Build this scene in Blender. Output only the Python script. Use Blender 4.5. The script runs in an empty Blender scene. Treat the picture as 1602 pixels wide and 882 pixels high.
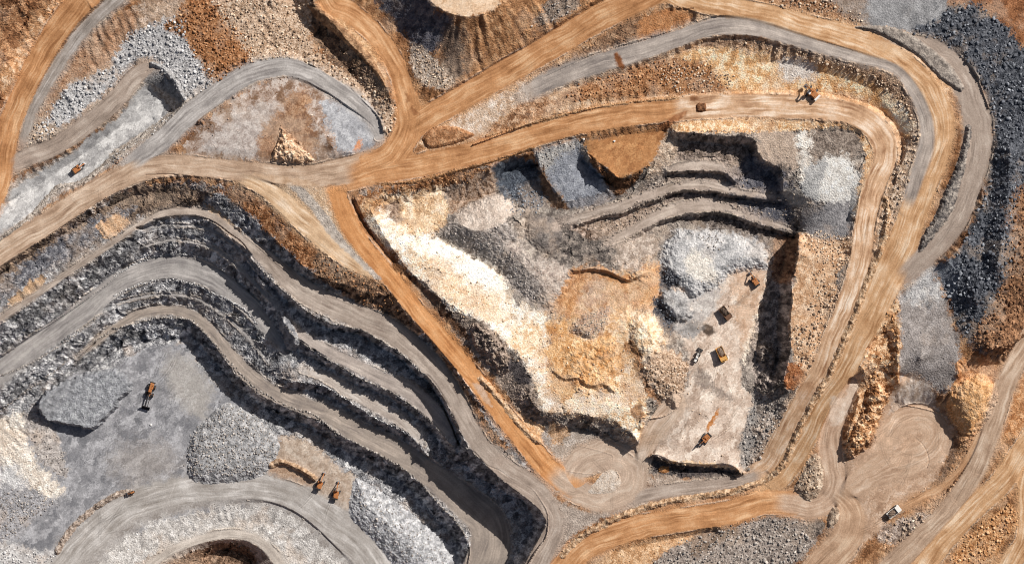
import bpy, math, random
import numpy as np

# ----------------------------------------------------------------------------
# An open-cut mine seen from straight above. All plan coordinates below are in
# survey units of 0.35 m (x to the east, y to the south, origin at the north-west
# corner of the site); heights are metres.
# ----------------------------------------------------------------------------
S = 0.35                       # metres per survey unit
CX, CY = 801.0, 441.0          # site centre
CAM_H, Z0 = 1800.0, -15.0      # flying height above the datum Z0
STEP = 1.0
X0, X1, Y0, Y1 = -80.0, 1682.0, -80.0, 962.0
NX = int((X1 - X0) / STEP) + 1
NY = int((Y1 - Y0) / STEP) + 1
gx = (X0 + np.arange(NX) * STEP).astype(np.float32)
gy = (Y0 + np.arange(NY) * STEP).astype(np.float32)
GX, GY = np.meshgrid(gx, gy)
rng = np.random.default_rng(7)
random.seed(7)
SC = bpy.context.scene
COL = SC.collection


def at(px, py, z=0.0):
    """survey reading of a point that stands at height z -> plan position"""
    k = (CAM_H - (z - Z0)) / CAM_H
    return CX + (px - CX) * k, CY + (py - CY) * k


def world(x, y):
    return (x - CX) * S, (CY - y) * S


# ------------------------------------------------------------------ noise
_A = [rng.random((256, 256)).astype(np.float32) * 6.2832 for _ in range(8)]
_TX = [np.cos(a) for a in _A]
_TY = [np.sin(a) for a in _A]


def vn(x, y, seed=0):
    """gradient noise in 0..1, its lattice turned differently for every seed"""
    k = seed % 8
    TX, TY = _TX[k], _TY[k]
    th = .6 + seed * 1.13
    ca, sa = math.cos(th), math.sin(th)
    x, y = x * ca - y * sa + (seed * 37.7) % 211, x * sa + y * ca + (seed * 61.3) % 197
    xi = np.floor(x).astype(np.int32)
    yi = np.floor(y).astype(np.int32)
    fx = (x - xi).astype(np.float32)
    fy = (y - yi).astype(np.float32)
    ux = fx * fx * fx * (fx * (fx * 6 - 15) + 10)
    uy = fy * fy * fy * (fy * (fy * 6 - 15) + 10)
    a, b = xi & 255, (xi + 1) & 255
    c, d = yi & 255, (yi + 1) & 255
    p = TX[c, a] * fx + TY[c, a] * fy
    q = TX[c, b] * (fx - 1) + TY[c, b] * fy
    r = TX[d, a] * fx + TY[d, a] * (fy - 1)
    s = TX[d, b] * (fx - 1) + TY[d, b] * (fy - 1)
    v = (p * (1 - ux) + q * ux) * (1 - uy) + (r * (1 - ux) + s * ux) * uy
    return np.clip(.5 + v * .8, 0, 1)


def vs(x, y, seed=0):
    """the same noise without turning the lattice, for drawn-out streaks"""
    th = .6 + seed * 1.13
    ca, sa = math.cos(-th), math.sin(-th)
    return vn(x * ca - y * sa, x * sa + y * ca, seed)


def fbm(x, y, sc, seed=0, o=4, gain=0.55):
    v, amp, tot = 0.0, 1.0, 0.0
    for i in range(o):
        v = v + amp * vn(x / sc, y / sc, seed + i)
        tot += amp
        amp *= gain
        sc *= 0.47
    return np.clip((v / tot - .5) * 1.25 + .5, 0, 1)


def facets(x, y, sc, seed=0):
    """broken rock: every cell a tilted plane of its own; returns height in about -1..1 and the cell's random tone"""
    A, B, R, Q = (_A[(seed + k) % 8] / 6.2832 for k in range(4))
    u, v = (x / sc).astype(np.float32) + seed * 13, (y / sc).astype(np.float32) + seed * 29
    iu, iv = np.floor(u).astype(np.int32), np.floor(v).astype(np.int32)
    best = np.full(u.shape, 9, np.float32)
    ox, oy = np.zeros_like(u), np.zeros_like(u)
    ca, cb = np.zeros(u.shape, np.int32), np.zeros(u.shape, np.int32)
    for dy in (-1, 0, 1):
        for dx in (-1, 0, 1):
            a, b = (iu + dx) & 255, (iv + dy) & 255
            px = u - (iu + dx + A[b, a])
            py = v - (iv + dy + B[b, a])
            d = px * px + py * py
            m = d < best
            best = np.where(m, d, best)
            ox = np.where(m, px, ox); oy = np.where(m, py, oy)
            ca = np.where(m, a, ca); cb = np.where(m, b, cb)
    r = R[cb, ca]
    h = .6 * (r - .5) + (Q[cb, ca] - .5) * 2.5 * ox + (A[ca, cb] - .5) * 2.5 * oy
    return h, Q[ca, cb]


def sstep(a, b, v):
    t = np.clip((v - a) / (b - a), 0, 1)
    return t * t * (3 - 2 * t)


def lin(c):
    c = np.asarray(c, np.float32) / 255.0
    return np.where(c <= 0.04045, c / 12.92, ((c + 0.055) / 1.055) ** 2.4)


# ------------------------------------------------------------------ curves
def smooth_open(pts, step=4.0):
    p = np.asarray(pts, np.float64)
    if len(p) < 3:
        n = max(2, int(np.hypot(*(p[1] - p[0])[:2]) / step))
        t = np.linspace(0, 1, n + 1)[:, None]
        return p[0] * (1 - t) + p[1] * t
    q = np.vstack([2 * p[0] - p[1], p, 2 * p[-1] - p[-2]])
    out = []
    for i in range(1, len(q) - 2):
        a, b, c, d = q[i - 1], q[i], q[i + 1], q[i + 2]
        n = max(1, int(np.hypot(*(c - b)[:2]) / step))
        for k in range(n):
            t = k / n
            out.append(0.5 * (2 * b + (c - a) * t + (2 * a - 5 * b + 4 * c - d) * t * t + (3 * b - a - 3 * c + d) * t ** 3))
    out.append(q[-2])
    return np.array(out)


def smooth_closed(pts, step=5.0):
    p = np.asarray(pts, np.float64)
    n0 = len(p)
    out = []
    for i in range(n0):
        a, b, c, d = p[i - 1], p[i], p[(i + 1) % n0], p[(i + 2) % n0]
        n = max(1, int(np.hypot(*(c - b)) / step))
        for k in range(n):
            t = k / n
            out.append(_cr(a, b, c, d, t))
    return np.array(out)


def _cr(a, b, c, d, t, tn=0.35):
    m0, m1 = tn * (c - a), tn * (d - b)
    t2, t3 = t * t, t * t * t
    return (2 * t3 - 3 * t2 + 1) * b + (t3 - 2 * t2 + t) * m0 + (-2 * t3 + 3 * t2) * c + (t3 - t2) * m1


def win(xa, xb, ya, yb):
    i0 = max(0, int((xa - X0) / STEP))
    i1 = min(NX, int((xb - X0) / STEP) + 2)
    j0 = max(0, int((ya - Y0) / STEP))
    j1 = min(NY, int((yb - Y0) / STEP) + 2)
    return slice(j0, j1), slice(i0, i1)


def sdf(pts, margin, smooth=True):
    """signed distance (positive inside) in the polygon's window"""
    p = smooth_closed(pts) if smooth else np.asarray(pts, float)
    w = win(p[:, 0].min() - margin, p[:, 0].max() + margin, p[:, 1].min() - margin, p[:, 1].max() + margin)
    x, y = GX[w], GY[w]
    if x.size == 0:
        return w, None
    d2 = np.full(x.shape, 1e9, np.float32)
    ins = np.zeros(x.shape, bool)
    n = len(p)
    for i in range(n):
        ax, ay = p[i]
        bx, by = p[(i + 1) % n]
        ex, ey = bx - ax, by - ay
        L = ex * ex + ey * ey + 1e-9
        # distances only near the edge itself
        m = margin + 45
        ww = win(min(ax, bx) - m, max(ax, bx) + m, min(ay, by) - m, max(ay, by) + m)
        js = slice(max(ww[0].start, w[0].start) - w[0].start, max(0, min(ww[0].stop, w[0].stop) - w[0].start))
        is_ = slice(max(ww[1].start, w[1].start) - w[1].start, max(0, min(ww[1].stop, w[1].stop) - w[1].start))
        sx, sy = x[js, is_], y[js, is_]
        if sx.size:
            t = np.clip(((sx - ax) * ex + (sy - ay) * ey) / L, 0, 1)
            dd = (sx - ax - t * ex) ** 2 + (sy - ay - t * ey) ** 2
            d2[js, is_] = np.minimum(d2[js, is_], dd)
        if ay != by:
            rows = slice(0, x.shape[0])
            yy = y[:, 0]
            r = np.nonzero((yy > min(ay, by)) & (yy <= max(ay, by)))[0]
            if len(r):
                xc = ax + (yy[r] - ay) * ex / ey
                ins[r] ^= x[r] < xc[:, None]
    d = np.sqrt(np.minimum(d2, (margin + 45) ** 2))
    return w, np.where(ins, d, -d)


def linefield(pts, reach):
    """distance to a polyline, signed side, arc length, and interpolated extra columns"""
    p = np.asarray(pts, np.float64)
    r = reach
    w = win(p[:, 0].min() - r, p[:, 0].max() + r, p[:, 1].min() - r, p[:, 1].max() + r)
    sh = GX[w].shape
    D = np.full(sh, 1e9, np.float32)
    T = np.zeros(sh, np.float32)
    SD = np.zeros(sh, np.float32)
    E = np.zeros(sh + (p.shape[1] - 2,), np.float32)
    acc = 0.0
    for i in range(len(p) - 1):
        a, b = p[i], p[i + 1]
        ex, ey = b[0] - a[0], b[1] - a[1]
        L = ex * ex + ey * ey + 1e-9
        ww = win(min(a[0], b[0]) - r, max(a[0], b[0]) + r, min(a[1], b[1]) - r, max(a[1], b[1]) + r)
        if ww[0].stop <= ww[0].start or ww[1].stop <= ww[1].start:
            acc += math.sqrt(L)
            continue
        x, y = GX[ww], GY[ww]
        t = np.clip(((x - a[0]) * ex + (y - a[1]) * ey) / L, 0, 1)
        qx, qy = x - a[0] - t * ex, y - a[1] - t * ey
        d = np.sqrt(qx * qx + qy * qy)
        lw = (slice(ww[0].start - w[0].start, ww[0].stop - w[0].start), slice(ww[1].start - w[1].start, ww[1].stop - w[1].start))
        m = d < D[lw]
        D[lw] = np.where(m, d, D[lw])
        T[lw] = np.where(m, acc + t * math.sqrt(L), T[lw])
        SD[lw] = np.where(m, np.sign(ex * qy - ey * qx) * d, SD[lw])
        for k in range(E.shape[2]):
            E[lw + (k,)] = np.where(m, a[2 + k] + t * (b[2 + k] - a[2 + k]), E[lw + (k,)])
        acc += math.sqrt(L)
    return w, D, SD, T, E


# ------------------------------------------------------------------ heights
CZ = np.zeros((NY, NX), np.float32)      # weighted height constraints
CW = np.zeros((NY, NX), np.float32)


def hline(z, pts, smooth=True):
    """a break line of the relief: crest or toe; z one height or one per point"""
    n = len(pts)
    zz = [z] * n if np.isscalar(z) else list(np.interp(np.linspace(0, 1, n), np.linspace(0, 1, len(z)), z))
    q = [at(p[0], p[1], h) + (h,) for p, h in zip(pts, zz)]
    c = smooth_open(q, 3.0)
    for a, b in zip(c[:-1], c[1:]):
        n = max(1, int(np.hypot(b[0] - a[0], b[1] - a[1]) / (STEP * 0.5)))
        for k in range(n):
            t = k / n
            x, y, h = a + (b - a) * t
            i, j = int(round((x - X0) / STEP)), int(round((y - Y0) / STEP))
            if 0 <= i < NX and 0 <= j < NY:
                CZ[j, i] = h * 50
                CW[j, i] = 50


def wall(ztop, zbot, crest, w):
    """a rock face: crest line and, w units to the right-hand side of its direction, its toe"""
    p = np.asarray(crest, float)
    n = len(p)
    zt = [ztop] * n if np.isscalar(ztop) else list(np.interp(np.linspace(0, 1, n), np.linspace(0, 1, len(ztop)), ztop))
    zb = [zbot] * n if np.isscalar(zbot) else list(np.interp(np.linspace(0, 1, n), np.linspace(0, 1, len(zbot)), zbot))
    d = np.gradient(p, axis=0)
    d /= np.hypot(d[:, 0], d[:, 1])[:, None] + 1e-9
    q = p + np.stack([-d[:, 1], d[:, 0]], 1) * w
    hline(zt, crest)
    hline(zb, [tuple(v) for v in q])


def solve():
    m = CW > 0
    C = np.where(m, CZ / np.maximum(CW, 1e-6), 0).astype(np.float32)
    levels = [(C, m)]
    while min(levels[-1][0].shape) > 12:
        c, k = levels[-1]
        h, w = c.shape
        c = np.pad(c, ((0, h % 2), (0, w % 2)))
        k = np.pad(k, ((0, h % 2), (0, w % 2)))
        k4 = k[0::2, 0::2].astype(np.float32) + k[1::2, 0::2] + k[0::2, 1::2] + k[1::2, 1::2]
        c4 = c[0::2, 0::2] * k[0::2, 0::2] + c[1::2, 0::2] * k[1::2, 0::2] + c[0::2, 1::2] * k[0::2, 1::2] + c[1::2, 1::2] * k[1::2, 1::2]
        levels.append(((c4 / np.maximum(k4, 1)).astype(np.float32), k4 > 0))
    U = None
    for li in range(len(levels) - 1, -1, -1):
        c, k = levels[li]
        if U is None:
            U = np.where(k, c, c[k].mean() if k.any() else 0).astype(np.float32)
        else:
            V = np.repeat(np.repeat(U, 2, 0), 2, 1)[: c.shape[0], : c.shape[1]]
            U = np.where(k, c, V).astype(np.float32)
        it = 260 if li > 2 else (120 if li > 0 else 60)
        for _ in range(it):
            P = np.pad(U, 1, mode="edge")
            A = (P[:-2, 1:-1] + P[2:, 1:-1] + P[1:-1, :-2] + P[1:-1, 2:]) * 0.25
            U = np.where(k, c, A)
    return U


def blur(a, n=1):
    for _ in range(n):
        P = np.pad(a, ((1, 1), (1, 1)) + ((0, 0),) * (a.ndim - 2), mode="edge")
        a = (P[:-2, 1:-1] + P[2:, 1:-1] + P[1:-1, :-2] + P[1:-1, 2:] + 2 * P[1:-1, 1:-1]) / 6
    return a
# ------------------------------------------------------------------ survey data
OR = [(150, 104, 68), (188, 138, 96), (216, 175, 135)]     # orange laterite haul road
TB = [(146, 120, 100), (178, 152, 130), (205, 184, 164)]   # tan brown
GB = [(128, 114, 104), (158, 142, 130), (186, 172, 160)]   # grey brown
GR = [(122, 117, 116), (150, 145, 142), (178, 172, 168)]   # grey
PB = [(150, 116, 88), (182, 150, 122), (212, 186, 160)]    # pale brown
OP = [(160, 118, 82), (196, 156, 118), (224, 198, 170)]    # orange, pale streaks

# name, palette, points (x, y, height, half width), label
BEIGE_LEDGE = [(138, 124, 112), (172, 156, 144), (200, 185, 172)]
ROADS = [
 ("orange_west", OR, [(150,-90,17,21),(140,-15,15,21),(128,0,14,20),(95,40,11,19),(68,82,8,18),(47,122,6,17),(27,165,3,17),(12,205,1,18),(2,250,0,20),(-10,300,0,20),(-40,345,-1,20)],
  "orange haul road curving down the western edge"),
 ("west_shoulder", [(132,122,114),(162,152,144),(196,188,182)], [(215,-40,15,12),(190,-8,14,11),(160,18,12,10),(126,52,9,10),(97,92,6,10),(71,135,4,9),(51,175,2,8),(38,212,1,7),(32,232,.5,6)],
  "pale grey shoulder along the inner side of the western orange road"),
 ("dump_track", GB, [(15,262,0,12),(40,247,0,14),(80,232,.5,14),(115,211,1,14),(150,184,2,14),(185,152,3,14),(213,119,3.5,13),(236,104,4,8)],
  "grey brown track running up beside the long cutting"),
 ("west_main", TB, [(-60,440,-3,18),(-20,409,-2,18),(0,395,-2,18),(60,358,-1.6,17),(115,321,-1.2,17),(165,290,-.8,17),(215,268,-.5,17),(270,258,-.2,16),(340,264,0,15),(420,271,0,15),(480,275,0,16),(530,269,0,20),(575,258,0,20)],
  "tan haul road coming in from the west to the big junction"),
 ("plateau_road", [(128,122,120),(162,156,152),(194,188,184)], [(200,262,-.4,14),(250,222,.5,15),(300,176,2,16),(345,143,3.5,16),(390,116,4.5,15),(440,105,5,14),(480,113,5,13),(515,133,4.2,13),(545,152,3.3,13),(570,171,2,12),(586,192,1.1,10),(592,212,.6,8)],
  "grey branch road climbing past the brown plateau"),
 ("north_road", OR, [(500,-60,14,16),(518,0,11,17),(545,18,9.5,16),(575,42,8,15),(602,72,6.5,14),(620,105,5,14),(632,140,3.5,15),(640,178,2,18),(633,215,1,20),(612,245,.5,22),(580,262,0,22),(540,278,0,20)],
  "orange haul road descending from the north past the rubble wall"),
 ("north_east_road", OR, [(640,205,1,18),(668,185,2,18),(700,166,3,18),(740,143,4.5,18),(800,108,7,19),(840,86,9,19),(880,62,11,20),(930,32,14,20),(985,4,17,20),(1040,-22,19,20),(1090,-60,21,20)],
  "orange haul road climbing to the north east"),
 ("top_road", OP, [(1010,-30,18,18),(1060,-8,19,17),(1120,8,20,16),(1200,24,20,16),(1270,43,20,17),(1340,62,20,18),(1385,83,20,18),(1425,112,20,19),(1452,145,20,20),(1470,187,19,22),(1466,227,18,22),(1455,263,17,21),(1443,294,16,20),(1425,344,14.5,21),(1408,394,13,24),(1384,444,11,24),(1360,494,9,22),(1336,544,6.5,20),(1315,588,3.5,18),(1283,640,-2,18),(1256,690,-8,18),(1230,733,-13,18),(1200,762,-15.5,17)],
  "wide tan haul road sweeping round the eastern side of the pit"),
 ("outer_loop", GB, [(1385,62,20,8),(1430,66,19.5,10),(1462,78,19,15),(1497,110,19,18),(1521,155,19,22),(1530,200,18.5,22),(1529,240,18,21),(1516,290,17,19),(1496,343,15.5,18),(1465,383,13.5,18),(1432,412,12,17),(1405,440,11,15)],
  "grey brown outer loop road beside the dark boulder dump"),
 ("grey_lane", [(126,117,112),(160,149,141),(192,180,170)], [(818,148,7,9),(840,136,8,13),(880,118,9.5,15),(940,98,12,15),(1000,80,14,15),(1055,62,16,14),(1095,48,17.5,13),(1130,40,18.5,15),(1175,42,19,14),(1220,54,19.2,12),(1290,76,19.4,10),(1350,92,19.5,9),(1400,108,19.5,9),(1430,142,19.4,10),(1450,190,18.8,12),(1450,232,18,14),(1436,275,17,13),(1418,330,15,10)],
  "grey lane below the top road, crossed by a brown soil spill"),
 ("inner_road", OR, [(536,286,-.5,15),(580,273,-.2,15),(620,266,.3,16),(680,253,1.5,18),(740,240,3,18),(800,222,4.5,18),(860,205,6,17),(920,190,7.3,17),(980,181,8.4,17),(1040,173,9.4,16),(1075,169,10,16)],
  "orange haul road running east along the northern pit rim"),
 ("inner_bend", [(150,112,84),(200,164,132),(232,212,192)], [(1050,172,9.6,17),(1100,167,10.4,18),(1160,165,11.2,18),(1220,166,12,18),(1280,169,12.6,17),(1330,177,13,17),(1365,196,13,18),(1383,222,13,19),(1384,252,12.6,17),(1368,292,12.2,16),(1354,344,11.6,16),(1348,394,11,16),(1337,444,10,16),(1318,494,8,16),(1298,544,5.5,16),(1278,590,2,16),(1250,638,-3,16),(1225,686,-9,17),(1200,726,-14,16),(1172,744,-15.5,12)],
  "pale streaked haul road bending down the eastern rim inside the top road"),
 ("diagonal_road", [(166,112,70),(196,140,92),(214,164,118)], [(525,298,-.6,12),(536,325,-1.4,14),(550,358,-2.4,14),(578,396,-3.6,13),(613,437,-4.6,13),(645,478,-5.8,13),(690,530,-8,13),(735,582,-10.5,14),(782,642,-13.5,15),(818,685,-15.5,16),(852,726,-17,17),(888,757,-17.8,17),(915,772,-18,14)],
  "straight orange haul road running diagonally between the two pits"),
 ("rim_strip", [(170,136,104),(204,174,142),(226,206,184)], [(372,276,-.3,9),(410,292,-.8,12),(445,318,-1.6,15),(480,350,-2.4,16),(515,382,-3,15),(550,410,-3.6,11),(580,430,-4.2,6)],
  "tan strip tapering beside the top of the diagonal road"),
 ("ramp", [(160,134,112),(186,164,145),(212,194,178)], [(1000,735,-17.8,12),(1008,708,-16.6,13),(1020,680,-15,15),(1038,655,-13.4,17),(1058,630,-12.4,16)],
  "beige ramp leading up to the excavation floor"),
 ("south_road", OR, [(850,920,-24,19),(885,884,-22,19),(915,856,-20.5,19),(955,838,-19,18),(1010,822,-17.8,18),(1080,811,-16.6,18),(1140,801,-15.8,18),(1195,785,-15.2,18),(1242,787,-14.8,19),(1262,790,-14.5,16)],
  "orange haul road along the southern edge of the mine"),
 ("turn_north", [(148,122,102),(180,152,130),(206,184,164)], [(1205,784,-15.1,14),(1238,787,-14.8,19),(1272,790,-14.4,20),(1297,776,-14,19),(1304,745,-13,19),(1299,712,-12,18),(1301,672,-10.5,17),(1314,636,-9,15),(1332,600,-7.5,11)],
  "tan brown road turning north past the teardrop rubble island"),
 ("south_east_branch", [(148,118,94),(180,148,122),(208,182,156)], [(1300,765,-13.4,14),(1320,782,-12.8,16),(1333,808,-12.6,20),(1322,845,-13.4,24),(1292,880,-15,26),(1250,930,-17,26)],
  "tan branch road leaving the southern junction to the south west"),
 ("lower_lane", GB, [(985,784,-18,9),(1010,775,-17.8,10),(1055,766,-17.4,10),(1110,760,-16.8,10),(1160,752,-16.2,9),(1195,742,-15.6,9)],
  "narrow grey lane under the dark southern cliff"),
 ("spill_road", GB, [(770,718,-17,14),(800,741,-17.2,17),(832,764,-17.6,18),(857,792,-18,14),(868,820,-18.6,14),(856,850,-20,16),(836,890,-22,18),(815,930,-24,18)],
  "grey brown road turning south round the head of the western pit"),
 ("upper_bench", [(134,120,110),(160,146,135),(188,174,162)], [(-60,540,-15.5,7),(0,499,-15,5),(60,459,-14.6,5),(100,431,-14.2,5),(160,391,-13.6,5),(228,346,-13,5),(262,333,-12.8,6),(300,331,-12.6,7),(332,340,-12.8,7),(356,358,-13,8),(378,374,-13.2,9),(398,388,-13.4,10),(425,412,-13.8,14),(460,443,-14.2,17),(500,469,-14.6,18),(560,495,-15,18),(607,515,-15.2,18),(650,546,-15.6,18),(688,586,-16,17),(714,628,-16.3,15),(732,665,-16.6,15),(752,698,-16.8,15),(780,724,-17,15)],
  "highest bench road of the western pit, pale grey brown"),
 ("north_ledge", GR, [(215,357,-18.5,2),(255,353,-18.5,2),(292,353,-18.5,2),(320,356,-18.5,2),(345,368,-18.5,2),(370,386,-18.5,2),(395,416,-18.5,2),(413,445,-18.5,2)], "thin upper ledge of the western pit"),
 ("second_ledge", GR, [(220,387,-24,2),(265,376,-24,2),(290,377,-24,2),(320,385,-24,2),(340,391,-24,2),(360,407,-24,2),(382,427,-24,3),(408,452,-24,3),(432,478,-25,4)], "second thin ledge of the western pit"),
 ("middle_bench", [(140,130,124),(166,154,146),(190,178,168)], [(446,500,-25,4),(474,526,-25.4,7),(520,553,-25.8,9),(560,573,-26,10),(600,593,-26.2,11),(640,612,-26.4,13),(672,637,-26.6,14),(695,664,-26.8,13),(712,688,-27,9)],
  "middle bench of the western pit ending in a point in the shade"),
 ("grey_ramp", GR, [(-60,625,-35,19),(-20,600,-34,18),(0,582,-33.6,17),(60,538,-33,17),(120,495,-32.5,17),(180,447,-32,17),(211,430,-32,17),(243,420,-32,18),(271,418,-32,18),(302,424,-32,18),(325,432,-32,17),(348,444,-32,17),(370,461,-32,16),(392,479,-32,15),(410,502,-32.5,12),(428,525,-33,8),(446,546,-33.5,4)],
  "broad grey haul road curving across the western pit wall"),
 ("spur_bench", [(150,138,130),(178,166,156),(205,196,188)], [(470,578,-34,3),(510,592,-34,6),(545,613,-34,8),(580,632,-34.2,8),(610,648,-34.4,8),(640,670,-34.6,7),(662,694,-35,4)],
  "short pale bench above the lowest haul road"),
 ("third_ledge", GR, [(180,474,-37.5,2),(225,464,-37.5,2),(250,461,-37.5,2),(280,462,-37.5,2),(305,467,-37.5,2),(320,473,-37.5,2),(340,487,-37.5,2),(365,504,-37.5,2),(390,530,-37.5,2),(420,566,-37.5,2)], "third thin ledge of the western pit"),
 ("lowest_bench", [(128,118,112),(152,140,130),(174,160,148)], [(120,560,-44,5),(165,522,-43,6),(190,506,-42.6,6),(214,492,-42.4,7),(246,485,-42.2,8),(272,485,-42,8),(297,492,-42,9),(320,508,-42,10),(338,528,-42,10),(355,549,-42,11),(374,571,-42,12),(394,591,-42,13),(422,612,-42,13),(450,625,-42,13),(485,638,-42,14),(520,651,-42,15),(560,675,-42,17),(600,695,-42,18),(637,715,-42,19),(668,738,-42,20),(700,762,-42,22),(735,790,-42,26),(762,818,-42.4,30),(768,850,-43,32),(755,890,-44,32),(735,930,-45,32)],
  "lowest bench road of the western pit, widening into a hairpin"),
 ("far_east_road", TB, [(1625,500,2,14),(1600,545,1,14),(1578,590,0,15),(1562,635,-1.5,15),(1547,681,-3,15),(1522,741,-5.5,15),(1485,795,-8,15),(1437,845,-10.5,16),(1395,885,-12.5,17),(1350,930,-14,17)],
  "pale tan haul road in the south east corner"),
 ("corner_road", OP, [(1660,610,-1,14),(1625,665,-3,15),(1598,706,-4.5,16),(1565,755,-6,17),(1517,800,-8.5,17),(1480,840,-10.5,17),(1448,882,-12.5,17),(1410,930,-14.5,17)],
  "tan haul road outside the south east rubble strip"),
 ("corner_branch", OP, [(1620,720,-5,14),(1606,760,-6.5,13),(1608,800,-8,14),(1605,842,-9.5,15),(1585,875,-11,16),(1555,930,-13,16)],
  "tan road closing the triangle of orange rubble"),
 ("first_north_bench", BEIGE_LEDGE, [(1046,264,1,3),(1066,261,1,6),(1090,259,1,7),(1116,260,1,7),(1136,264,.8,5)], "highest ledge of the stepped northern wall of the central pit"),
 ("second_north_bench", BEIGE_LEDGE, [(872,352,-8.4,3),(900,342,-7.2,5),(940,329,-5.6,7),(975,321,-4.4,7),(1010,307,-4,6),(1042,296,-4,6),(1077,290,-4,7),(1117,292,-4,7),(1160,301,-4,4),(1200,306,-4,3),(1222,306,-4,3)], "long middle ledge of the stepped northern wall"),
 ("third_north_bench", BEIGE_LEDGE, [(955,378,-9,5),(985,362,-9,7),(1008,350,-9,8),(1041,332,-9,9),(1077,324,-9,9),(1110,321,-9,9),(1147,329,-9,5),(1180,342,-9,2.5),(1220,353,-9,2),(1246,359,-9,2)], "lowest ledge of the stepped northern wall above the crushed rock"),
 ("turning_loop", [(150,128,112),(180,158,140),(206,190,174)], [(858,732,-17.8,16),(892,760,-18,19),(930,779,-18,18),(965,777,-18,19),(988,757,-18,20),(988,731,-18,22),(968,714,-18,22),(938,712,-18,24),(912,722,-18,24),(896,742,-18,20),(900,760,-18,14)],
  "dusty tan turning loop at the foot of the diagonal road"),
 ("floor_track", [(138,131,125),(164,158,153),(196,191,187)], [(60,930,-54.6,16),(100,885,-54.6,20),(145,838,-54.4,21),(200,794,-54.3,21),(280,768,-54.2,21),(350,762,-54,20),(415,763,-53.8,20),(475,784,-53.8,22),(528,822,-54,27),(575,866,-54.4,27),(620,925,-55,27)],
  "broad pale grey track sweeping across the floor of the western pit"),
 ("pad_loop", [(152,122,100),(182,154,131),(208,186,166)], [(1322,770,-12,14),(1352,748,-11.2,20),(1388,728,-10.4,24),(1430,716,-10.2,23),(1462,694,-10.2,20),(1463,668,-10.2,19),(1440,652,-10.2,20),(1408,660,-10.2,19),(1388,686,-10.2,16)],
  "curved wheel tracks looping round the tan turning pad"),
 ("hole_track", [(150,140,132),(184,174,164),(208,198,188)], [(215,905,-56.6,7),(250,872,-56.6,7),(290,851,-56.8,7),(335,838,-57,7),(378,836,-57,8),(408,848,-57,8),(432,872,-57,9),(450,905,-57,9)],
  "pale track bending round the small brown hole in the south"),
 ("pad_track", [(150,112,82),(182,142,108),(206,172,140)], [(1534,665,-3,5),(1522,700,-5,5),(1502,734,-7,5),(1472,762,-9.5,6),(1435,780,-10.5,6),(1405,797,-11.5,5)],
  "narrow orange track along the edge of the tan turning pad"),
]

# ---- crests and toes of the western pit
hline([-1,-1,-1.5,-2.4,-3,-4.4], [(228,274),(270,273),(320,281),(365,290),(405,305),(420,320),(445,345),(493,381),(510,400),(547,414),(598,441)])
hline([-4,-5,-6,-7], [(318,300),(335,305),(355,307),(370,317),(392,337),(417,360),(439,382),(460,400),(478,418),(500,432),(545,448),(580,458)])
hline([-12.6,-13,-14], [(322,318),(345,336),(368,356),(390,375),(412,393),(436,414),(462,434),(480,446)])
wall([-14,-14.6,-16,-17], [-25,-25.6,-27,-34], [(392,403),(412,425),(428,442),(455,465),(477,484),(513,504),(567,517),(600,537),(633,557),(657,581),(673,590),(695,622),(712,655),(726,690)], 9)
wall(-17.4, [-38,-42], [(728,700),(743,708),(760,726),(782,736),(805,752),(830,762),(848,785),(857,806),(855,838),(840,860),(822,890),(800,925)], 24)
hline(-15, [(240,344),(292,338),(318,341),(340,351),(360,366),(378,379),(392,398)])
hline([-26,-26.6,-27], [(447,508),(460,522),(472,534),(510,559),(540,577),(570,594),(605,609),(630,624),(660,646),(680,664),(700,687),(714,712)])
hline([-33.6,-34.6,-37], [(440,520),(455,540),(468,552),(505,570),(535,588),(565,604),(600,619),(625,634),(652,655),(672,674),(692,696),(706,722)])
hline([-34,-35], [(455,596),(500,601),(520,611),(550,630),(575,646),(600,660),(630,674),(653,692),(670,714)])
hline(-41.8, [(430,602),(455,609),(497,614),(517,622),(547,640),(572,656),(596,670),(625,684),(648,702),(668,724)])
wall(-42, -53, [(177,514),(200,509),(230,500),(260,497),(290,498),(305,506)], 32)
wall(-42, -53.6, [(310,508),(326,527),(345,548),(365,572),(384,592),(405,609),(435,627),(465,640),(495,650),(527,677),(560,694),(600,714),(630,732),(653,750),(671,770),(690,791),(711,812),(729,839),(735,860),(730,890),(715,930)], 19)
wall([-44,-46], -53.6, [(60,640),(110,575),(150,535)], 26)
hline(-54, [(560,770),(600,800),(640,835),(680,880),(690,940)])
hline(-54, [(250,560),(285,590),(310,640),(280,720),(200,730),(130,760),(60,860),(0,900)])
hline(-54, [(90,690),(150,690),(220,660),(230,610)])
hline([-52.6,-52.8,-53.2], [(440,690),(480,700),(520,735),(540,760)])
hline(-53, [(0,800),(60,790),(100,765)])
hline(-50, [(0,740),(60,730)])
hline(-46, [(-70,720),(0,690),(30,665)])
hline(-42, [(-70,650),(0,640),(40,620)])
hline(-55, [(180,850),(230,822),(300,800),(400,785),(460,800),(520,850),(560,900)])
hline(-57, [(230,900),(280,850),(330,820),(400,815),(450,840),(480,890)])
hline(-70, [(320,870),(350,860),(380,866),(395,885)])
hline(-70, [(300,940),(400,940)])
# rock slopes of the western rim
hline(-8, [(-60,470),(0,430),(100,365),(200,310),(260,300)])
hline([-31,-31], [(-60,580),(0,553),(80,505),(160,450),(205,414),(235,402),(265,397),(300,397),(322,406),(342,418),(360,434),(390,460),(418,488),(434,505)])
hline([-33,-32.6], [(-40,640),(12,602),(83,553),(150,503),(184,466),(217,449),(250,439),(282,440),(312,449),(333,460),(362,474),(387,492),(402,510),(418,530),(440,555)])

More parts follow.
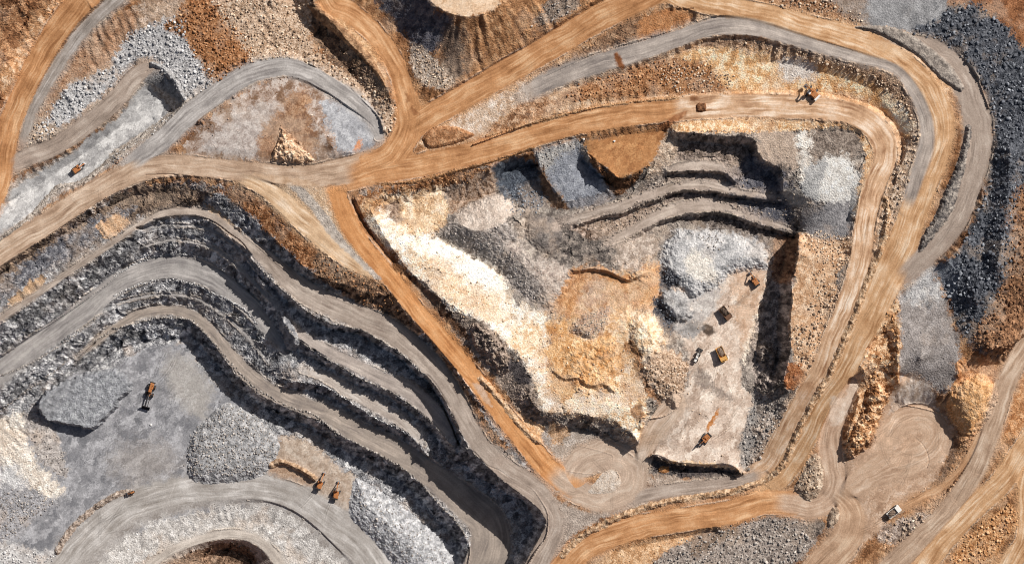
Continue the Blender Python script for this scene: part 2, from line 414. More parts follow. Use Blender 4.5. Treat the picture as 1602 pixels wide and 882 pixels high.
# ---- north west
hline([-4,-6,-7,-7,-7], [(50,336),(90,290),(135,272),(175,238),(205,214),(240,186)])
hline([-7,-6.6,-6], [(10,318),(70,283),(125,245),(180,205),(215,170),(232,148),(246,152),(255,170),(252,182)])
hline([3.4,3.6,4], [(228,113),(238,104),(252,111),(270,128),(287,155)])
hline([-6,-6], [(232,140),(250,148),(262,165),(270,174)])
hline([-1,0], [(180,246),(215,226),(255,196),(283,166)])
wall([14,11,8,6], [3,2.4,1.4,.6], [(488,-20),(492,6),(508,22),(530,47),(556,78),(580,105),(603,132),(612,160)], 30)
hline(3, [(420,70),(470,85),(480,100),(520,118),(560,150),(590,180),(600,205)])
hline(9, [(250,0),(300,20),(370,10),(430,0)])
hline(6, [(180,70),(260,60),(330,100),(390,88)])
hline(5, [(100,150),(150,115),(200,80)])
hline(2, [(60,222),(120,180),(180,130),(212,100)])
hline([16,12,8,3], [(-70,60),(20,110),(-30,190),(-60,260)])
hline(22, [(-70,-60),(20,0),(70,-30)])
hline([16,11,8], [(112,-20),(80,25),(55,62),(32,100)])
hline([4.5,5,5,3,1,.5], [(310,190),(350,165),(400,137),(445,123),(500,140),(540,165),(580,195),(592,215)])
hline(4.5, [(470,160),(500,200),(520,230)])
hline(2, [(330,230),(400,235),(480,246),(550,238)])

# ---- northern cone
hline(27, [(640,-60),(664,-8),(688,12),(707,22),(732,26),(757,21),(785,4),(805,-20),(840,-60)])
hline(28, [(690,-40),(730,0),(780,-40)])
hline([14,7,6,5,6,8,12,17,22], [(570,-40),(600,22),(636,62),(648,112),(672,134),(694,140),(722,128),(765,103),(805,80),(850,52),(905,18),(960,-20),(1010,-60)])
hline(16, [(610,-10),(650,28),(690,50)])
hline(20, [(850,-5),(880,-30)])
# ---- between the north east road and the inner road
hline([8,10,12,15,17,18.4], [(830,118),(870,98),(915,80),(950,62),(1000,30),(1050,18),(1085,14)])
hline([8,12,14.6,17], [(850,122),(930,86),(1000,66),(1055,48),(1088,34)])
hline([6,8,9,10.4,12], [(740,226),(800,204),(900,168),(1000,154),(1100,147),(1240,142),(1320,152),(1385,178),(1412,230),(1398,290)])
hline([8,11,14,16,18,18,18,17], [(880,140),(960,118),(1050,88),(1110,66),(1180,64),(1290,96),(1350,112),(1400,136),(1424,175),(1430,225)])
hline([9,11,12.6,14], [(900,152),(1000,138),(1100,112),(1200,98),(1280,112),(1360,140),(1400,180)])
# ---- central pit: western hill
hline([1,-1.6,-1.4,-1.6,-2,-2.6,-5,-6.5,-6.2,-6,-7,-8], [(580,330),(610,382),(640,422),(664,441),(685,463),(707,477),(745,499),(775,520),(792,540),(815,560),(832,592),(828,620),(845,641),(870,645),(902,645),(930,652),(954,652),(974,667),(989,676),(1000,694)])
wall([0,-2,-3.6], [-4,-5,-6], [(556,312),(572,345),(596,378),(620,406)], 5)
hline([-4.6,-6,-8,-10.5,-13], [(632,428),(668,466),(700,505),(748,560),(790,610),(815,640)])
hline([-14,-16.4,-17,-17.4,-17.6], [(812,645),(838,664),(862,678),(900,670),(935,680),(968,698),(992,714)])
hline(-17.8, [(870,690),(920,700),(960,715),(930,740),(880,735)])
hline(-1, [(600,345),(640,385),(690,425)])
hline([-3,-6], [(690,385),(760,420),(840,470)])
hline(-5, [(800,500),(850,480),(857,540),(860,585)])
hline(-5, [(880,545),(930,530),(950,570),(900,600),(940,630),(985,640)])
hline(-3.6, [(975,520),(1000,505),(1020,530),(1010,570)])
hline([-3,-5,-7], [(1005,560),(1008,590),(1018,610),(1005,640),(1003,670)])
hline(-12, [(1012,655),(1040,650),(1064,632),(1072,600),(1078,570),(1062,540)])
hline(-8, [(905,470),(960,440),(1010,440),(1020,470),(960,470)])
hline(-6, [(620,330),(660,320),(700,305)])
hline(-7, [(690,378),(740,404),(790,432)])
hline([-4,-1.2,-.6,-1.2,-4], [(706,346),(724,353),(748,361),(784,351),(808,332)])
hline([-6,-5,-5], [(716,330),(750,312),(790,304)])
hline([-6,-2.6,-4], [(800,376),(822,398),(846,420)])
wall([-4.2,-4,-4.4], [-5.4,-6,-5.6], [(866,580),(885,592),(904,590),(922,602),(946,600),(962,612)], 5)
wall([-6,-6], [-9,-9.4,-9], [(897,424),(925,420),(952,424),(982,437),(1006,428)], 5)
# ---- northern walls of the central pit
hline([-.5,.5,2,3.6], [(565,305),(600,297),(640,290),(700,272),(750,260),(800,245),(832,235)])
hline([-5,-8,-8], [(610,320),(650,312),(690,298),(715,315),(780,300),(800,268),(825,262)])
wall([3,3.4], [-9,-9], [(840,240),(800,245),(775,258),(765,272)], -18)
hline(-9, [(800,320),(830,300),(850,320)])
hline([4,4.6,-1,-5], [(850,232),(895,218),(890,265),(885,308)])
hline([4,2,-5], [(910,222),(938,268),(950,298)])
hline([4,0,-5], [(840,238),(848,270),(880,312)])
hline(-9, [(842,285),(862,318),(890,330),(940,318),(965,305)])
hline([5,5.4], [(918,222),(960,214),(1040,205)])
hline([4.4,3.8,3,3.4,4.2], [(920,245),(938,258),(968,276),(1008,262),(1034,238)])
wall([4.6,4.6], [-8,-8], [(966,277),(940,256),(921,240)], -16)
hline([-7,-3,0,3], [(966,303),(1000,285),(1030,265),(1050,235)])
wall([11,12,12.6,10,7,5.6,5], [1.6,1.6,-1,-3,-3.6], [(1058,207),(1090,208),(1130,213),(1165,213),(1181,222),(1188,243),(1205,256),(1222,264),(1226,285),(1226,300)], 14)
wall([1,1,.6], [-4,-4,-4.2], [(1044,270),(1066,268),(1092,267),(1120,268),(1136,272),(1150,284)], 5)
wall([-6.6,-5,-4.2,-4,-4,-4], [-9.4,-9.4,-9,-9,-9,-9], [(900,352),(922,345),(945,338),(968,335),(985,329),(1012,317),(1030,312),(1046,303),(1078,297),(1100,300),(1120,299),(1140,305),(1162,307),(1200,313),(1226,314)], 5)
wall([-10,-9,-9,-9,-9], [-12,-14,-15,-15,-14], [(985,372),(1005,360),(1030,346),(1050,341),(1078,333),(1096,335),(1114,331),(1148,337),(1184,350),(1222,361),(1246,367)], 6)
hline([-4.2,-4.2,-4.2], [(1165,280),(1195,274),(1216,288)])
hline([-13,-13], [(1050,362),(1110,366),(1160,366)])
hline(-9.6, [(870,390),(910,405),(950,412)])
# ---- eastern wall and floor
wall([6,6.4,6,5,2], -12.5, [(1250,366),(1247,412),(1238,440),(1240,465),(1237,495),(1236,520),(1237,542),(1232,570),(1226,592)], 20)
hline(7.4, [(1260,400),(1300,400),(1328,396)])
hline(6, [(1262,500),(1290,480),(1262,560)])
hline([3,4], [(1230,600),(1262,560)])
hline(-12, [(1202,390),(1200,425),(1185,475),(1172,520),(1160,560),(1157,592),(1180,628),(1165,665),(1156,697),(1157,722),(1164,742)])
hline(-14, [(1205,440),(1192,500),(1182,550),(1178,580)])
hline(-11.6, [(1060,480),(1080,540),(1100,600),(1080,660),(1060,700),(1110,680),(1140,620),(1120,500),(1160,440)])
wall(-11, -18, [(1014,716),(1024,710),(1038,714),(1052,721),(1080,724),(1110,726),(1132,724),(1150,730),(1160,742)], 12)
hline(-9, [(1190,680),(1215,640)])
hline([5,8,9,6], [(1260,310),(1300,290),(1330,300),(1325,345)])
hline([10,10.4], [(1250,212),(1300,205),(1345,210)])
# ---- east
hline([14,16], [(1395,320),(1405,270),(1425,225)])
hline([4,8,9], [(1405,600),(1405,520),(1415,465)])
hline([5,8,10], [(1500,590),(1490,500),(1480,440)])
hline(7, [(1440,560),(1450,480)])
hline([-11,-10.4,-10.6,-11.4,-12.2,-13], [(1370,740),(1425,685),(1452,725),(1400,785),(1365,820),(1350,855)])
hline(-9.4, [(1400,630),(1470,648),(1490,690),(1468,738)])
hline(-2, [(1375,580),(1420,590),(1455,605),(1478,620)])
hline(3, [(1355,545),(1385,520),(1395,560)])
hline([-6,-4], [(1325,690),(1345,620)])
hline(1, [(1480,610),(1530,575),(1570,570)])
hline(-3, [(1545,655),(1522,682),(1502,690)])
hline([18.6,20], [(1555,250),(1548,310),(1520,365),(1480,410)])
hline(22, [(1600,60),(1610,200),(1620,400)])
hline(26, [(1580,230),(1575,330),(1560,420)])
hline(19, [(1536,300),(1538,400),(1525,470)])
hline(16, [(1545,545),(1590,535),(1640,500)])
hline(21, [(1340,20),(1440,20),(1480,40),(1520,100),(1548,170)])
hline(22, [(1300,0),(1300,-60),(1660,-60),(1660,60)])
hline([-12,-15], [(1420,830),(1380,850),(1350,890)])
hline([-9,-12], [(1540,820),(1500,870)])
hline([-17,-18,-20], [(1220,830),(1120,850),(1020,880),(960,930)])
hline(-20, [(960,862),(1040,845),(1120,830)])

# mounds: outline, height, shoulder width, category of object
MOUNDS = []


def mound(name, pts, h, w, jag=3.0, label="", cat="", grp=None, thing=True, peak=None, wob=.12):
    MOUNDS.append(dict(name=name, p=pts, h=h, w=w, jag=jag, label=label, cat=cat, grp=grp, thing=thing, peak=peak, wob=wob))


mound("rock_stockpile", [(60,630),(75,610),(105,594),(140,581),(180,577),(202,590),(208,608),(192,622),(182,640),(160,662),(147,672),(120,668),(95,663),(72,655)], 7.5, 5, 2.5, "large flat topped dark grey stockpile on the grey pit floor, undercut on its south side", "stockpile", wob=.045)
mound("gravel_pile", [(297,685),(320,658),(353,629),(400,650),(430,676),(437,702),(420,735),(400,748),(360,755),(313,755),(293,741)], 4.6, 30, 3, "rounded grey gravel pile at the foot of the bench wall by the pit floor", "gravel pile", wob=.045)
mound("talus_slope", [(556,748),(600,770),(648,806),(690,842),(722,880),(722,925),(640,925),(612,880),(577,838),(547,805)], 6, 46, 3, "blue grey scree heap spilling from the wall below the hairpin bench", "scree heap", wob=.045)
mound("crushed_rock_pile", [(1034,425),(1040,380),(1060,360),(1100,358),(1150,366),(1190,380),(1203,398),(1198,420),(1150,428),(1120,448),(1085,468),(1062,450),(1045,448)], 4.6, 26, 4, "pale blue grey crushed rock pile under the stepped northern wall", "rock pile", wob=.045)
mound("crushed_rock_pile", [(1034,452),(1062,450),(1078,468),(1085,492),(1070,505),(1046,500),(1030,478)], 4.4, 14, 3, "small grey rock pile with a western side coloured black for shade", "rock pile", wob=.045)
mound("gravel_cone", [(708,338),(740,316),(772,302),(802,312),(822,340),(835,380),(862,410),(895,422),(893,445),(862,484),(826,468),(795,440),(776,412),(722,388),(688,368)], 4, 40, 4, "broad grey gravel heap with its sunlit top painted pale beige beside the white hillside", "gravel heap", wob=.045)
mound("gravel_cone", [(822,345),(850,336),(870,345),(880,372),(864,398),(842,392),(822,372)], 3.6, 20, 2, "dark grey gravel cone at the eastern edge of the beige heap", "gravel cone", wob=.045)
mound("spoil_heap", [(1483,618),(1505,594),(1535,583),(1557,600),(1561,621),(1548,652),(1523,682),(1508,679),(1488,658),(1480,640)], 6.5, 26, 3, "rounded orange tan spoil heap beside the south eastern tan road", "spoil heap", wob=.045)
mound("spoil_ridge", [(1367,597),(1382,602),(1390,618),(1378,646),(1365,670),(1368,684),(1361,698),(1330,717),(1320,702),(1330,682),(1337,661),(1350,637),(1355,613)], 5.5, 13, 4, "long orange and cream spoil ridge on the western edge of the tan turning pad", "spoil ridge", wob=.3)
mound("rock_spur", [(436,512),(440,492),(452,497),(462,515),(470,535),(462,548),(448,545)], 6, 10, 2, "pointed grey rock knob where the bench benches split", "rock knob", thing=False)
mound("rock_peak", [(425,250),(436,214),(441,200),(452,210),(470,225),(488,250),(470,256),(445,258)], 3.6, 17, 6, "pale cream rock outcrop with a black western shadow on the brown plateau", "rock outcrop", wob=.4)
mound("rubble_island", [(1243,764),(1256,738),(1270,711),(1284,715),(1288,750),(1280,775),(1262,783)], 2.2, 12, 2, "teardrop rubble island between the roads at the southern junction", "rubble heap")
mound("rubble_island", [(1303,792),(1313,796),(1311,815),(1297,826),(1293,812)], 2, 7, 1, "little grey rubble heap tucked in the bend south of the teardrop island", "rubble heap")
mound("soil_island", [(660,217),(672,203),(690,197),(715,199),(742,211),(720,223),(690,231),(670,233)], 1.6, 6, 1, "brown lens shaped soil island in the fork of the orange roads", "traffic island")
mound("long_island", [(1380,56),(1337,43),(1360,40),(1400,44),(1430,57),(1460,78),(1488,103),(1509,138),(1503,144),(1470,123),(1435,88)], 1.8, 5, 1, "long narrow grey island between the top road and the outer loop", "traffic island")
mound("rock_island", [(1511,199),(1521,197),(1515,237),(1503,290),(1488,334),(1455,378),(1438,395),(1441,374),(1463,336),(1480,294),(1496,260),(1506,225)], 2.6, 7, 2, "dark rocky island strip on the inner side of the outer loop road", "traffic island")
mound("road_island", [(480,8),(500,14),(528,34),(556,58),(580,86),(602,125),(604,140),(590,120),(560,86),(525,54),(500,34)], 1.6, 5, 1, "brown earth strip along the western edge of the northern orange road", "earth strip")
mound("loop_island", [(919,770),(932,752),(945,738),(958,734),(968,742),(972,755),(962,768),(944,772)], .5, 8, .6, "pale teardrop mound inside the dusty turning loop", "traffic island")
mound("rubble_hill", [(1003,572),(1018,552),(1040,543),(1066,556),(1077,575),(1068,605),(1066,630),(1056,641),(1030,618),(1012,600)], 4, 22, 3, "rubble covered hill slope west of the yellow haul truck", "rubble slope", thing=False)
mound("cream_hill", [(985,500),(1000,488),(1022,490),(1040,520),(1035,545),(1010,560),(985,545)], 3.5, 24, 3, "cream hill", "hill", thing=False)
mound("tip", [(880,540),(960,525),(972,580),(960,620),(900,615)], 1.4, 30, 3, "", "", thing=False, wob=.5)
mound("gravel_patch", [(890,516),(905,498),(922,486),(955,482),(952,505),(940,522),(925,532),(905,525)], 2.4, 14, 3, "flat patch of grey gravel below the brown terrace", "gravel patch")
mound("dirt_pile", [(1089,164),(1093,161),(1104,162),(1105,174),(1098,176),(1090,175)], 1.1, 3, .6, "square heap of dark brown dirt tipped on the pale road", "dirt pile")
mound("dirt_pile", [(1030,733),(1036,728),(1046,730),(1047,737),(1038,740),(1031,738)], .9, 5, .6, "small orange dirt heap on the edge of the dark southern cliff", "dirt pile", thing=True)
mound("rock_mass2", [(1180,600),(1195,580),(1225,590),(1236,612),(1210,622),(1190,618)], 3.2, 9, 3, "", "", thing=False, wob=.6)
mound("rock_mass3", [(1182,545),(1195,535),(1215,552),(1212,575),(1190,575)], 3.6, 9, 3, "", "", thing=False, wob=.6)
mound("rock_mass4", [(740,505),(765,512),(790,545),(800,575),(785,590),(760,565),(735,530)], 3, 9, 4, "", "", thing=False, wob=.8)

# ridge-like berms: name, points, half width, height, label
BERMS = [
 ("berm", [(1386,312),(1388,345),(1376,394),(1357,440),(1337,494),(1316,544),(1296,588),(1268,636),(1242,688),(1222,730),(1190,753),(1140,769),(1085,777),(1030,788),(985,802),(940,822),(905,842),(880,868)], 5.4, 1.7,
  "long cream and brown earth berm between the two eastern haul roads", [(140,108,80),(184,150,118),(212,184,154)]),
 ("rock_berm", [(90,862),(110,829),(140,801),(173,778),(192,771),(204,770)], 5.5, 1.5, "curved rock berm across the grey pit floor ending at the small orange loader", [(120,106,96),(160,142,128),(196,182,170)]),
 ("earth_berm", [(752,592),(772,612),(798,645),(820,672),(842,690)], 5, 1.5, "pale beige earth berm along the inner side of the diagonal road", [(160,124,92),(196,160,126),(218,190,160)]),
 ("earth_berm", [(425,727),(440,722),(462,730),(478,738),(492,748)], 5, 2.6, "brown soil bank behind the first orange excavator on the terrace", [(130,104,84),(170,140,112),(196,170,144)]),
 ("cutting_berm", [(0,374),(45,340),(88,296),(132,282),(172,250),(205,228),(240,200),(270,180)], 3.5, 1.0, "pale rubble berm between the tan western road and the grey cutting", [(150,138,128),(190,180,170),(120,108,98)]),
 ("windrow", [(600,288),(650,283),(700,271),(750,258),(790,247),(835,231)], 3, 1.0, "stony windrow along the southern edge of the inner orange road", [(150,104,66),(180,140,104),(120,84,56)]),
 ("windrow", [(762,213),(800,203),(857,187),(910,173),(980,161),(1060,153)], 2.5, .9, "low orange windrow along the northern edge of the inner orange road", [(150,104,66),(196,160,124),(120,84,56)]),
 ("cutting_wall", [(238,100),(254,107),(272,125),(288,154)], 4.5, 2.0, "smooth grey bank closing the head of the cutting", [(150,148,148),(170,168,168),(130,128,128)]),
]
# ------------------------------------------------------------------ ground cover
# outline, colours (dark, mid, pale), noise size, roughness (m), edge raggedness, feather, grain direction
ZONES = []


def zone(pts, pal, s=14, r=.5, e=5, f=3, st=None, con=1.6, smooth=True, op=1.0, obj=None, lic=0):
    ZONES.append(dict(p=pts, pal=pal, s=s, r=r, e=e, f=f, st=st, con=con, smooth=smooth, op=op, obj=obj, lic=lic))


ROCK = [(82, 82, 86), (142, 141, 143), (208, 206, 205)]        # blue grey bench rock
ROCKB = [(74, 68, 66), (112, 104, 100), (160, 150, 142)]       # brown grey rock
ROCKT = [(86, 66, 50), (138, 108, 84), (184, 152, 122)]        # brown rock
SOIL = [(104, 70, 46), (146, 104, 72), (186, 146, 110)]        # brown soil
RUST = [(120, 74, 44), (168, 112, 68), (204, 156, 110)]        # rust soil
SAND = [(182, 134, 90), (220, 182, 140), (240, 220, 196)]      # pale sand
WHITE = [(202, 176, 148), (236, 221, 203), (251, 246, 238)]    # white ground
FLOOR = [(112, 112, 116), (139, 138, 141), (172, 171, 174)]    # grey pit floor
PALE = [(160, 158, 158), (192, 190, 188), (220, 218, 216)]     # pale grey
GRAV = [(120, 114, 111), (158, 151, 147), (194, 187, 182)]     # gravel
BEIGE = [(160, 138, 122), (198, 178, 162), (226, 212, 198)]    # beige floor
DARK = [(46, 48, 54), (74, 77, 84), (112, 114, 120)]           # dark rock dump
CREAMR = [(132, 112, 96), (184, 164, 146), (218, 204, 190)]    # cream rubble

A = lambda *a: list(a)
# --- base provinces
zone([(-90,-90),(1700,-90),(1700,980),(-90,980)], SOIL, 26, .8, 0, 1, smooth=False, con=1.8)
zone([(-90,430),(60,372),(180,300),(300,285),(400,310),(470,380),(590,440),(700,560),(800,690),(870,790),(860,900),(840,980),(-90,980)], ROCK, 9, 1.5, 8, 6, con=2.4, lic=1)
zone([(-90,455),(0,400),(120,340),(215,290),(330,295),(300,325),(200,350),(90,415),(-90,510)], [(72,62,58),(118,100,86),(160,138,118)], 9, 1.5, 8, 6, con=2.2, lic=1)
zone([(0,440),(60,395),(150,340),(210,325),(150,375),(60,432),(0,470)], [(66,66,72),(108,108,114),(166,164,166)], 8, 1.5, 8, 6, con=2.4, lic=1)
zone([(150,352),(178,336),(193,338),(200,352),(186,365),(172,374),(158,364)], [(176,136,104),(206,170,136),(222,194,166)], 5, .5, 3, 2, lic=1)
zone([(12,470),(40,448),(64,430),(72,442),(50,462),(24,480),(12,478)], [(150,120,94),(190,156,124),(206,180,150)], 5, .5, 3, 2, lic=1)
# rim slopes between the two upper crests
zone([(340,296),(400,306),(440,350),(480,378),(512,402),(560,420),(600,445),(580,462),(520,440),(478,418),(440,384),(400,345),(370,318)], [(92,58,36),(134,88,56),(184,140,104)], 7, .9, 4, 3, con=2)
zone([(320,318),(345,334),(370,356),(392,378),(385,384),(360,368),(335,346)], [(176,134,96),(222,182,138),(238,214,184)], 6, .4, 3, 2)
zone([(500,392),(550,416),(598,444),(622,470),(660,520),(640,520),(600,490),(560,478),(520,450),(490,430)], [(70,56,48),(128,98,76),(186,150,120)], 8, 1.2, 5, 3, con=2.6)
zone([(672,545),(692,552),(716,588),(747,634),(772,672),(794,700),(775,706),(746,690),(725,650),(702,606),(680,565)], [(64,48,40),(134,98,72),(186,140,104)], 9, .9, 3, 2, con=2.4)
# western pit floor
zone([(380,270),(440,278),(530,288),(545,330),(575,385),(604,444),(560,422),(500,384),(440,335),(400,300)], [(160,126,96),(194,164,134),(218,196,172)], 14, .15, 3, 3, st=(52, 5), con=1.8)
zone([(50,660),(110,586),(172,578),(200,557),(232,543),(292,536),(302,556),(330,592),(385,640),(434,680),(468,690),(512,716),(545,736),(575,770),(640,840),(690,960),(-90,960),(-90,700)], FLOOR, 22, .18, 3, 3, st=(-42, 4), con=2.3, obj="pit_floor")
zone([(260,556),(300,560),(330,600),(322,655),(290,640),(262,600)], [(148,142,138),(168,162,156),(188,184,180)], 14, .12, 8, 14, st=(-40, 5), op=.8)
zone([(180,700),(250,690),(285,730),(220,760),(180,740)], [(136,128,122),(154,145,138),(174,165,157)], 14, .12, 12, 22, st=(-42, 5), op=.5)
zone([(90,850),(150,795),(205,765),(300,756),(420,750),(520,790),(590,850),(640,920),(520,960),(470,860),(420,800),(300,800),(220,830),(150,900),(60,950)], [(132,124,118),(160,154,150),(190,186,182)], 20, .12, 6, 8, st=(-22, 6), con=1.8)
zone([(440,681),(483,691),(533,731),(557,748),(545,798),(507,795),(450,761),(417,738),(427,718)], [(150,131,115),(176,158,142),(192,178,164)], 12, .2, 4, 4)
zone([(417,738),(430,722),(455,730),(492,752),(470,766),(445,758)], [(136,110,90),(164,136,114),(186,162,140)], 7, .4, 3, 3)
# white slope and grey rubble in the south west
zone([(-90,655),(0,655),(35,643),(44,690),(60,724),(105,768),(100,775),(60,790),(0,832),(-90,850)], [(184,170,156),(218,208,196),(240,232,222)], 10, .8, 5, 4, con=2, lic=1)
zone([(-90,735),(20,728),(40,770),(10,800),(-90,830)], [(166,164,164),(198,196,196),(220,218,216)], 8, .6, 8, 8)
zone([(36,645),(62,655),(90,680),(100,720),(104,745),(80,735),(55,710)], GRAV, 6, .5, 4, 3)
zone([(-90,760),(40,762),(70,775),(98,782),(60,805),(20,840),(-90,850)], [(120,118,120),(156,154,156),(186,184,186)], 6, .5, 5, 3)
zone([(20,848),(60,862),(100,866),(95,960),(-90,960),(-90,840)], [(150,146,144),(186,182,180),(210,208,206)], 7, .5, 5, 4)
# pale lip round the small hole
zone([(150,900),(177,852),(205,836),(240,815),(277,808),(333,793),(400,789),(450,800),(500,846),(540,890),(560,960),(150,960)], [(156,151,147),(192,187,182),(222,218,214)], 11, .7, 8, 5, con=2.2, lic=1)
zone([(200,900),(235,868),(285,848),(350,838),(400,845),(430,880),(430,960),(200,960)], [(128,112,100),(166,150,138),(200,188,178)], 8, .6, 4, 3)
zone([(250,890),(290,868),(335,850),(372,852),(395,868),(405,960),(250,960)], [(76,58,46),(116,92,74),(160,132,110)], 6, 1.4, 4, 2, con=2.2)
# --- north west corner
zone([(-90,-90),(140,-90),(112,0),(60,60),(30,130),(-10,200),(-90,240)], [(108,72,48),(150,106,74),(190,148,112)], 12, 1.0, 6, 4, con=2)
zone([(0,120),(28,70),(60,20),(100,-10),(105,8),(75,42),(48,82),(30,130),(10,170)], [(142,96,62),(196,150,110),(228,202,174)], 9, .9, 5, 4, st=(-70, 4), con=2.2, lic=1)
zone([(38,225),(70,150),(110,85),(165,38),(215,0),(240,-90),(500,-90),(490,20),(470,110),(420,120),(340,150),(230,200),(150,200),(60,235)], [(120,96,78),(164,140,120),(200,180,164)], 10, .7, 5, 4)
zone([(84,118),(112,78),(140,46),(200,14),(216,30),(192,68),(165,106),(115,126),(92,150),(70,180),(60,170)], [(126,92,68),(160,124,98),(190,158,132)], 14, .8, 5, 5, st=(-35, 3), con=2)
zone([(52,212),(85,165),(100,145),(115,125),(142,122),(175,98),(192,65),(240,35),(285,25),(292,60),(302,85),(345,130),(335,142),(290,162),(284,150),(240,92),(213,95),(180,128),(130,172),(80,208)], [(124,122,122),(172,170,170),(208,206,206)], 5, .6, 5, 3)
zone([(40,216),(55,195),(80,190),(92,205),(70,226),(48,232)], [(130,114,100),(174,156,140),(204,190,178)], 6, .5, 4, 3)
zone([(262,42),(290,0),(310,-60),(340,10),(378,58),(394,90),(340,135),(315,102),(292,62)], [(104,66,40),(152,104,68),(196,150,112)], 5, .7, 5, 4)
zone([(306,-60),(480,-60),(490,30),(486,72),(520,100),(600,140),(617,165),(614,207),(594,212),(578,166),(545,152),(500,118),(470,100),(440,95),(400,100),(384,78),(345,24)], [(124,98,76),(180,152,128),(216,196,176)], 5, .7, 5, 4)
zone([(488,0),(506,18),(528,42),(556,76),(604,130),(612,160),(590,150),(556,120),(520,100),(492,60)], [(78,64,56),(118,94,76),(164,134,108)], 8, 1.2, 4, 3, con=2)
zone([(505,0),(540,30),(580,72),(604,128),(590,118),(560,78),(530,45),(508,20)], [(150,116,84),(190,152,114),(216,188,156)], 10, .4, 4, 4)
# cutting
zone([(-20,320),(18,285),(60,262),(115,232),(185,180),(215,135),(236,118),(250,128),(270,150),(290,165),(240,212),(190,246),(140,284),(95,304),(50,344),(-20,392)], [(128,116,106),(164,152,142),(196,186,178)], 5, .5, 3, 3)
zone([(18,295),(67,267),(110,240),(140,213),(180,187),(200,163),(213,143),(232,133),(246,146),(264,168),(250,188),(200,222),(180,240),(172,236),(173,250),(133,280),(90,296),(50,336),(0,374),(-10,345),(8,318)], [(142,140,140),(176,174,173),(208,206,204)], 20, .15, 3, 2, st=(-42, 3), con=2.2, obj="cutting_floor")
zone([(172,240),(200,222),(250,190),(288,162),(284,172),(240,205),(200,236),(178,252)], [(136,122,110),(176,164,152),(204,194,184)], 5, .5, 3, 2)
zone([(213,120),(238,104),(262,122),(284,150),(280,160),(262,146),(246,136),(232,130)], [(100,98,98),(136,133,132),(160,157,156)], 8, .3, 2, 2)
# brown plateau
zone([(284,238),(310,200),(355,163),(400,133),(448,121),(492,124),(540,155),(572,172),(584,198),(598,214),(592,235),(560,246),(500,252),(420,254),(340,250),(297,246)], [(124,96,76),(162,140,126),(196,182,172)], 16, .4, 4, 3, con=2.2, obj="plateau")
zone([(320,238),(330,210),(370,175),(410,160),(430,175),(420,230),(380,245)], [(158,146,140),(186,176,170),(210,202,196)], 10, .3, 8, 8, con=2, op=.8)
zone([(400,225),(430,178),(465,135),(484,150),(486,190),(500,230),(470,250),(420,250)], [(120,84,60),(158,118,88),(184,148,118)], 9, .5, 7, 6, con=2, op=.9)
zone([(500,160),(540,162),(574,184),(590,212),(580,236),(540,244),(520,215)], [(128,128,132),(160,160,164),(192,192,194)], 12, .2, 6, 5, st=(35, 5), con=2)
zone([(553,235),(560,220),(566,218),(562,232),(556,238)], [(190,120,76),(206,140,96),(210,150,110)], 5, .1, 2, 3)
zone([(520,140),(545,150),(580,168),(590,200),(575,190),(545,168)], [(176,172,168),(202,198,194),(220,216,212)], 8, .2, 3, 4, op=.8)
zone([(425,252),(440,205),(455,212),(488,250),(470,258)], [(164,128,98),(208,174,142),(232,210,186)], 6, .9, 3, 2)
# --- northern cone
zone([(540,-90),(580,0),(640,64),(655,120),(690,142),(760,106),(840,56),(920,8),(990,-40),(1020,-90)], [(124,86,58),(166,122,86),(202,162,124)], 12, .8, 6, 4, con=1.8, lic=1)
zone([(540,-90),(590,0),(640,62),(670,84),(700,60),(708,30),(680,8),(650,-90)], [(56,56,64),(88,88,98),(126,122,124)], 10, .8, 6, 6, con=2, lic=1)  # dark blue grey: shade of the cone's western face put into the colour
zone([(690,60),(708,36),(722,46),(728,110),(706,128),(690,110)], [(76,64,58),(110,92,80),(150,126,106)], 9, .7, 6, 8, lic=1)  # the same painted shade, browner, west of the cone's ridge
zone([(655,-90),(667,-2),(690,14),(708,22),(732,26),(757,20),(780,4),(800,-90)], [(196,160,126),(222,192,162),(234,210,186)], 14, .15, 2, 2, st=(10, 4), obj="spoil_top")
zone([(640,70),(668,80),(714,127),(693,140),(660,131),(645,105)], CREAMR, 5, .5, 3, 3)
zone([(835,40),(852,12),(870,-10),(900,-10),(905,8),(870,32)], [(90,78,70),(140,122,108),(180,164,150)], 5, .8, 5, 4)
# --- wedge between north east and inner road
zone([(650,215),(700,185),(800,130),(900,75),(1000,18),(1090,0),(1500,40),(1470,200),(1420,300),(1390,330),(1400,240),(1370,180),(1200,150),(1000,160),(800,205),(690,240)], [(164,124,90),(198,160,124),(222,194,166)], 12, .6, 6, 5, con=1.8)
zone([(700,196),(760,160),(830,128),(862,132),(800,172),(762,204),(730,212)], [(178,148,122),(208,184,162),(232,216,202)], 12, .3, 6, 6, con=2)
zone([(762,205),(800,170),(850,150),(880,158),(850,180),(800,200)], [(120,84,60),(166,124,92),(206,172,142)], 8, .8, 6, 5, con=2.2)
zone([(846,112),(900,84),(940,56),(968,30),(996,20),(1000,62),(930,88),(880,104)], [(96,72,56),(140,108,84),(178,146,118)], 8, 1.0, 5, 3, con=2, lic=1)
zone([(998,66),(1000,30),(1030,14),(1078,6),(1090,18),(1076,36),(1052,48)], [(138,90,56),(172,120,80),(200,150,108)], 9, .6, 4, 3, st=(80, 4), lic=1)
zone([(880,146),(967,112),(1053,88),(1100,98),(1146,118),(1146,142),(1000,150),(900,158)], [(112,74,48),(160,112,76),(200,156,116)], 6, .7, 5, 4)
zone([(1060,90),(1110,72),(1150,78),(1290,102),(1350,122),(1400,156),(1440,205),(1420,215),(1390,185),(1340,150),(1240,142),(1146,144),(1110,100)], [(196,146,98),(222,182,136),(242,218,188)], 14, .4, 6, 4, con=2)
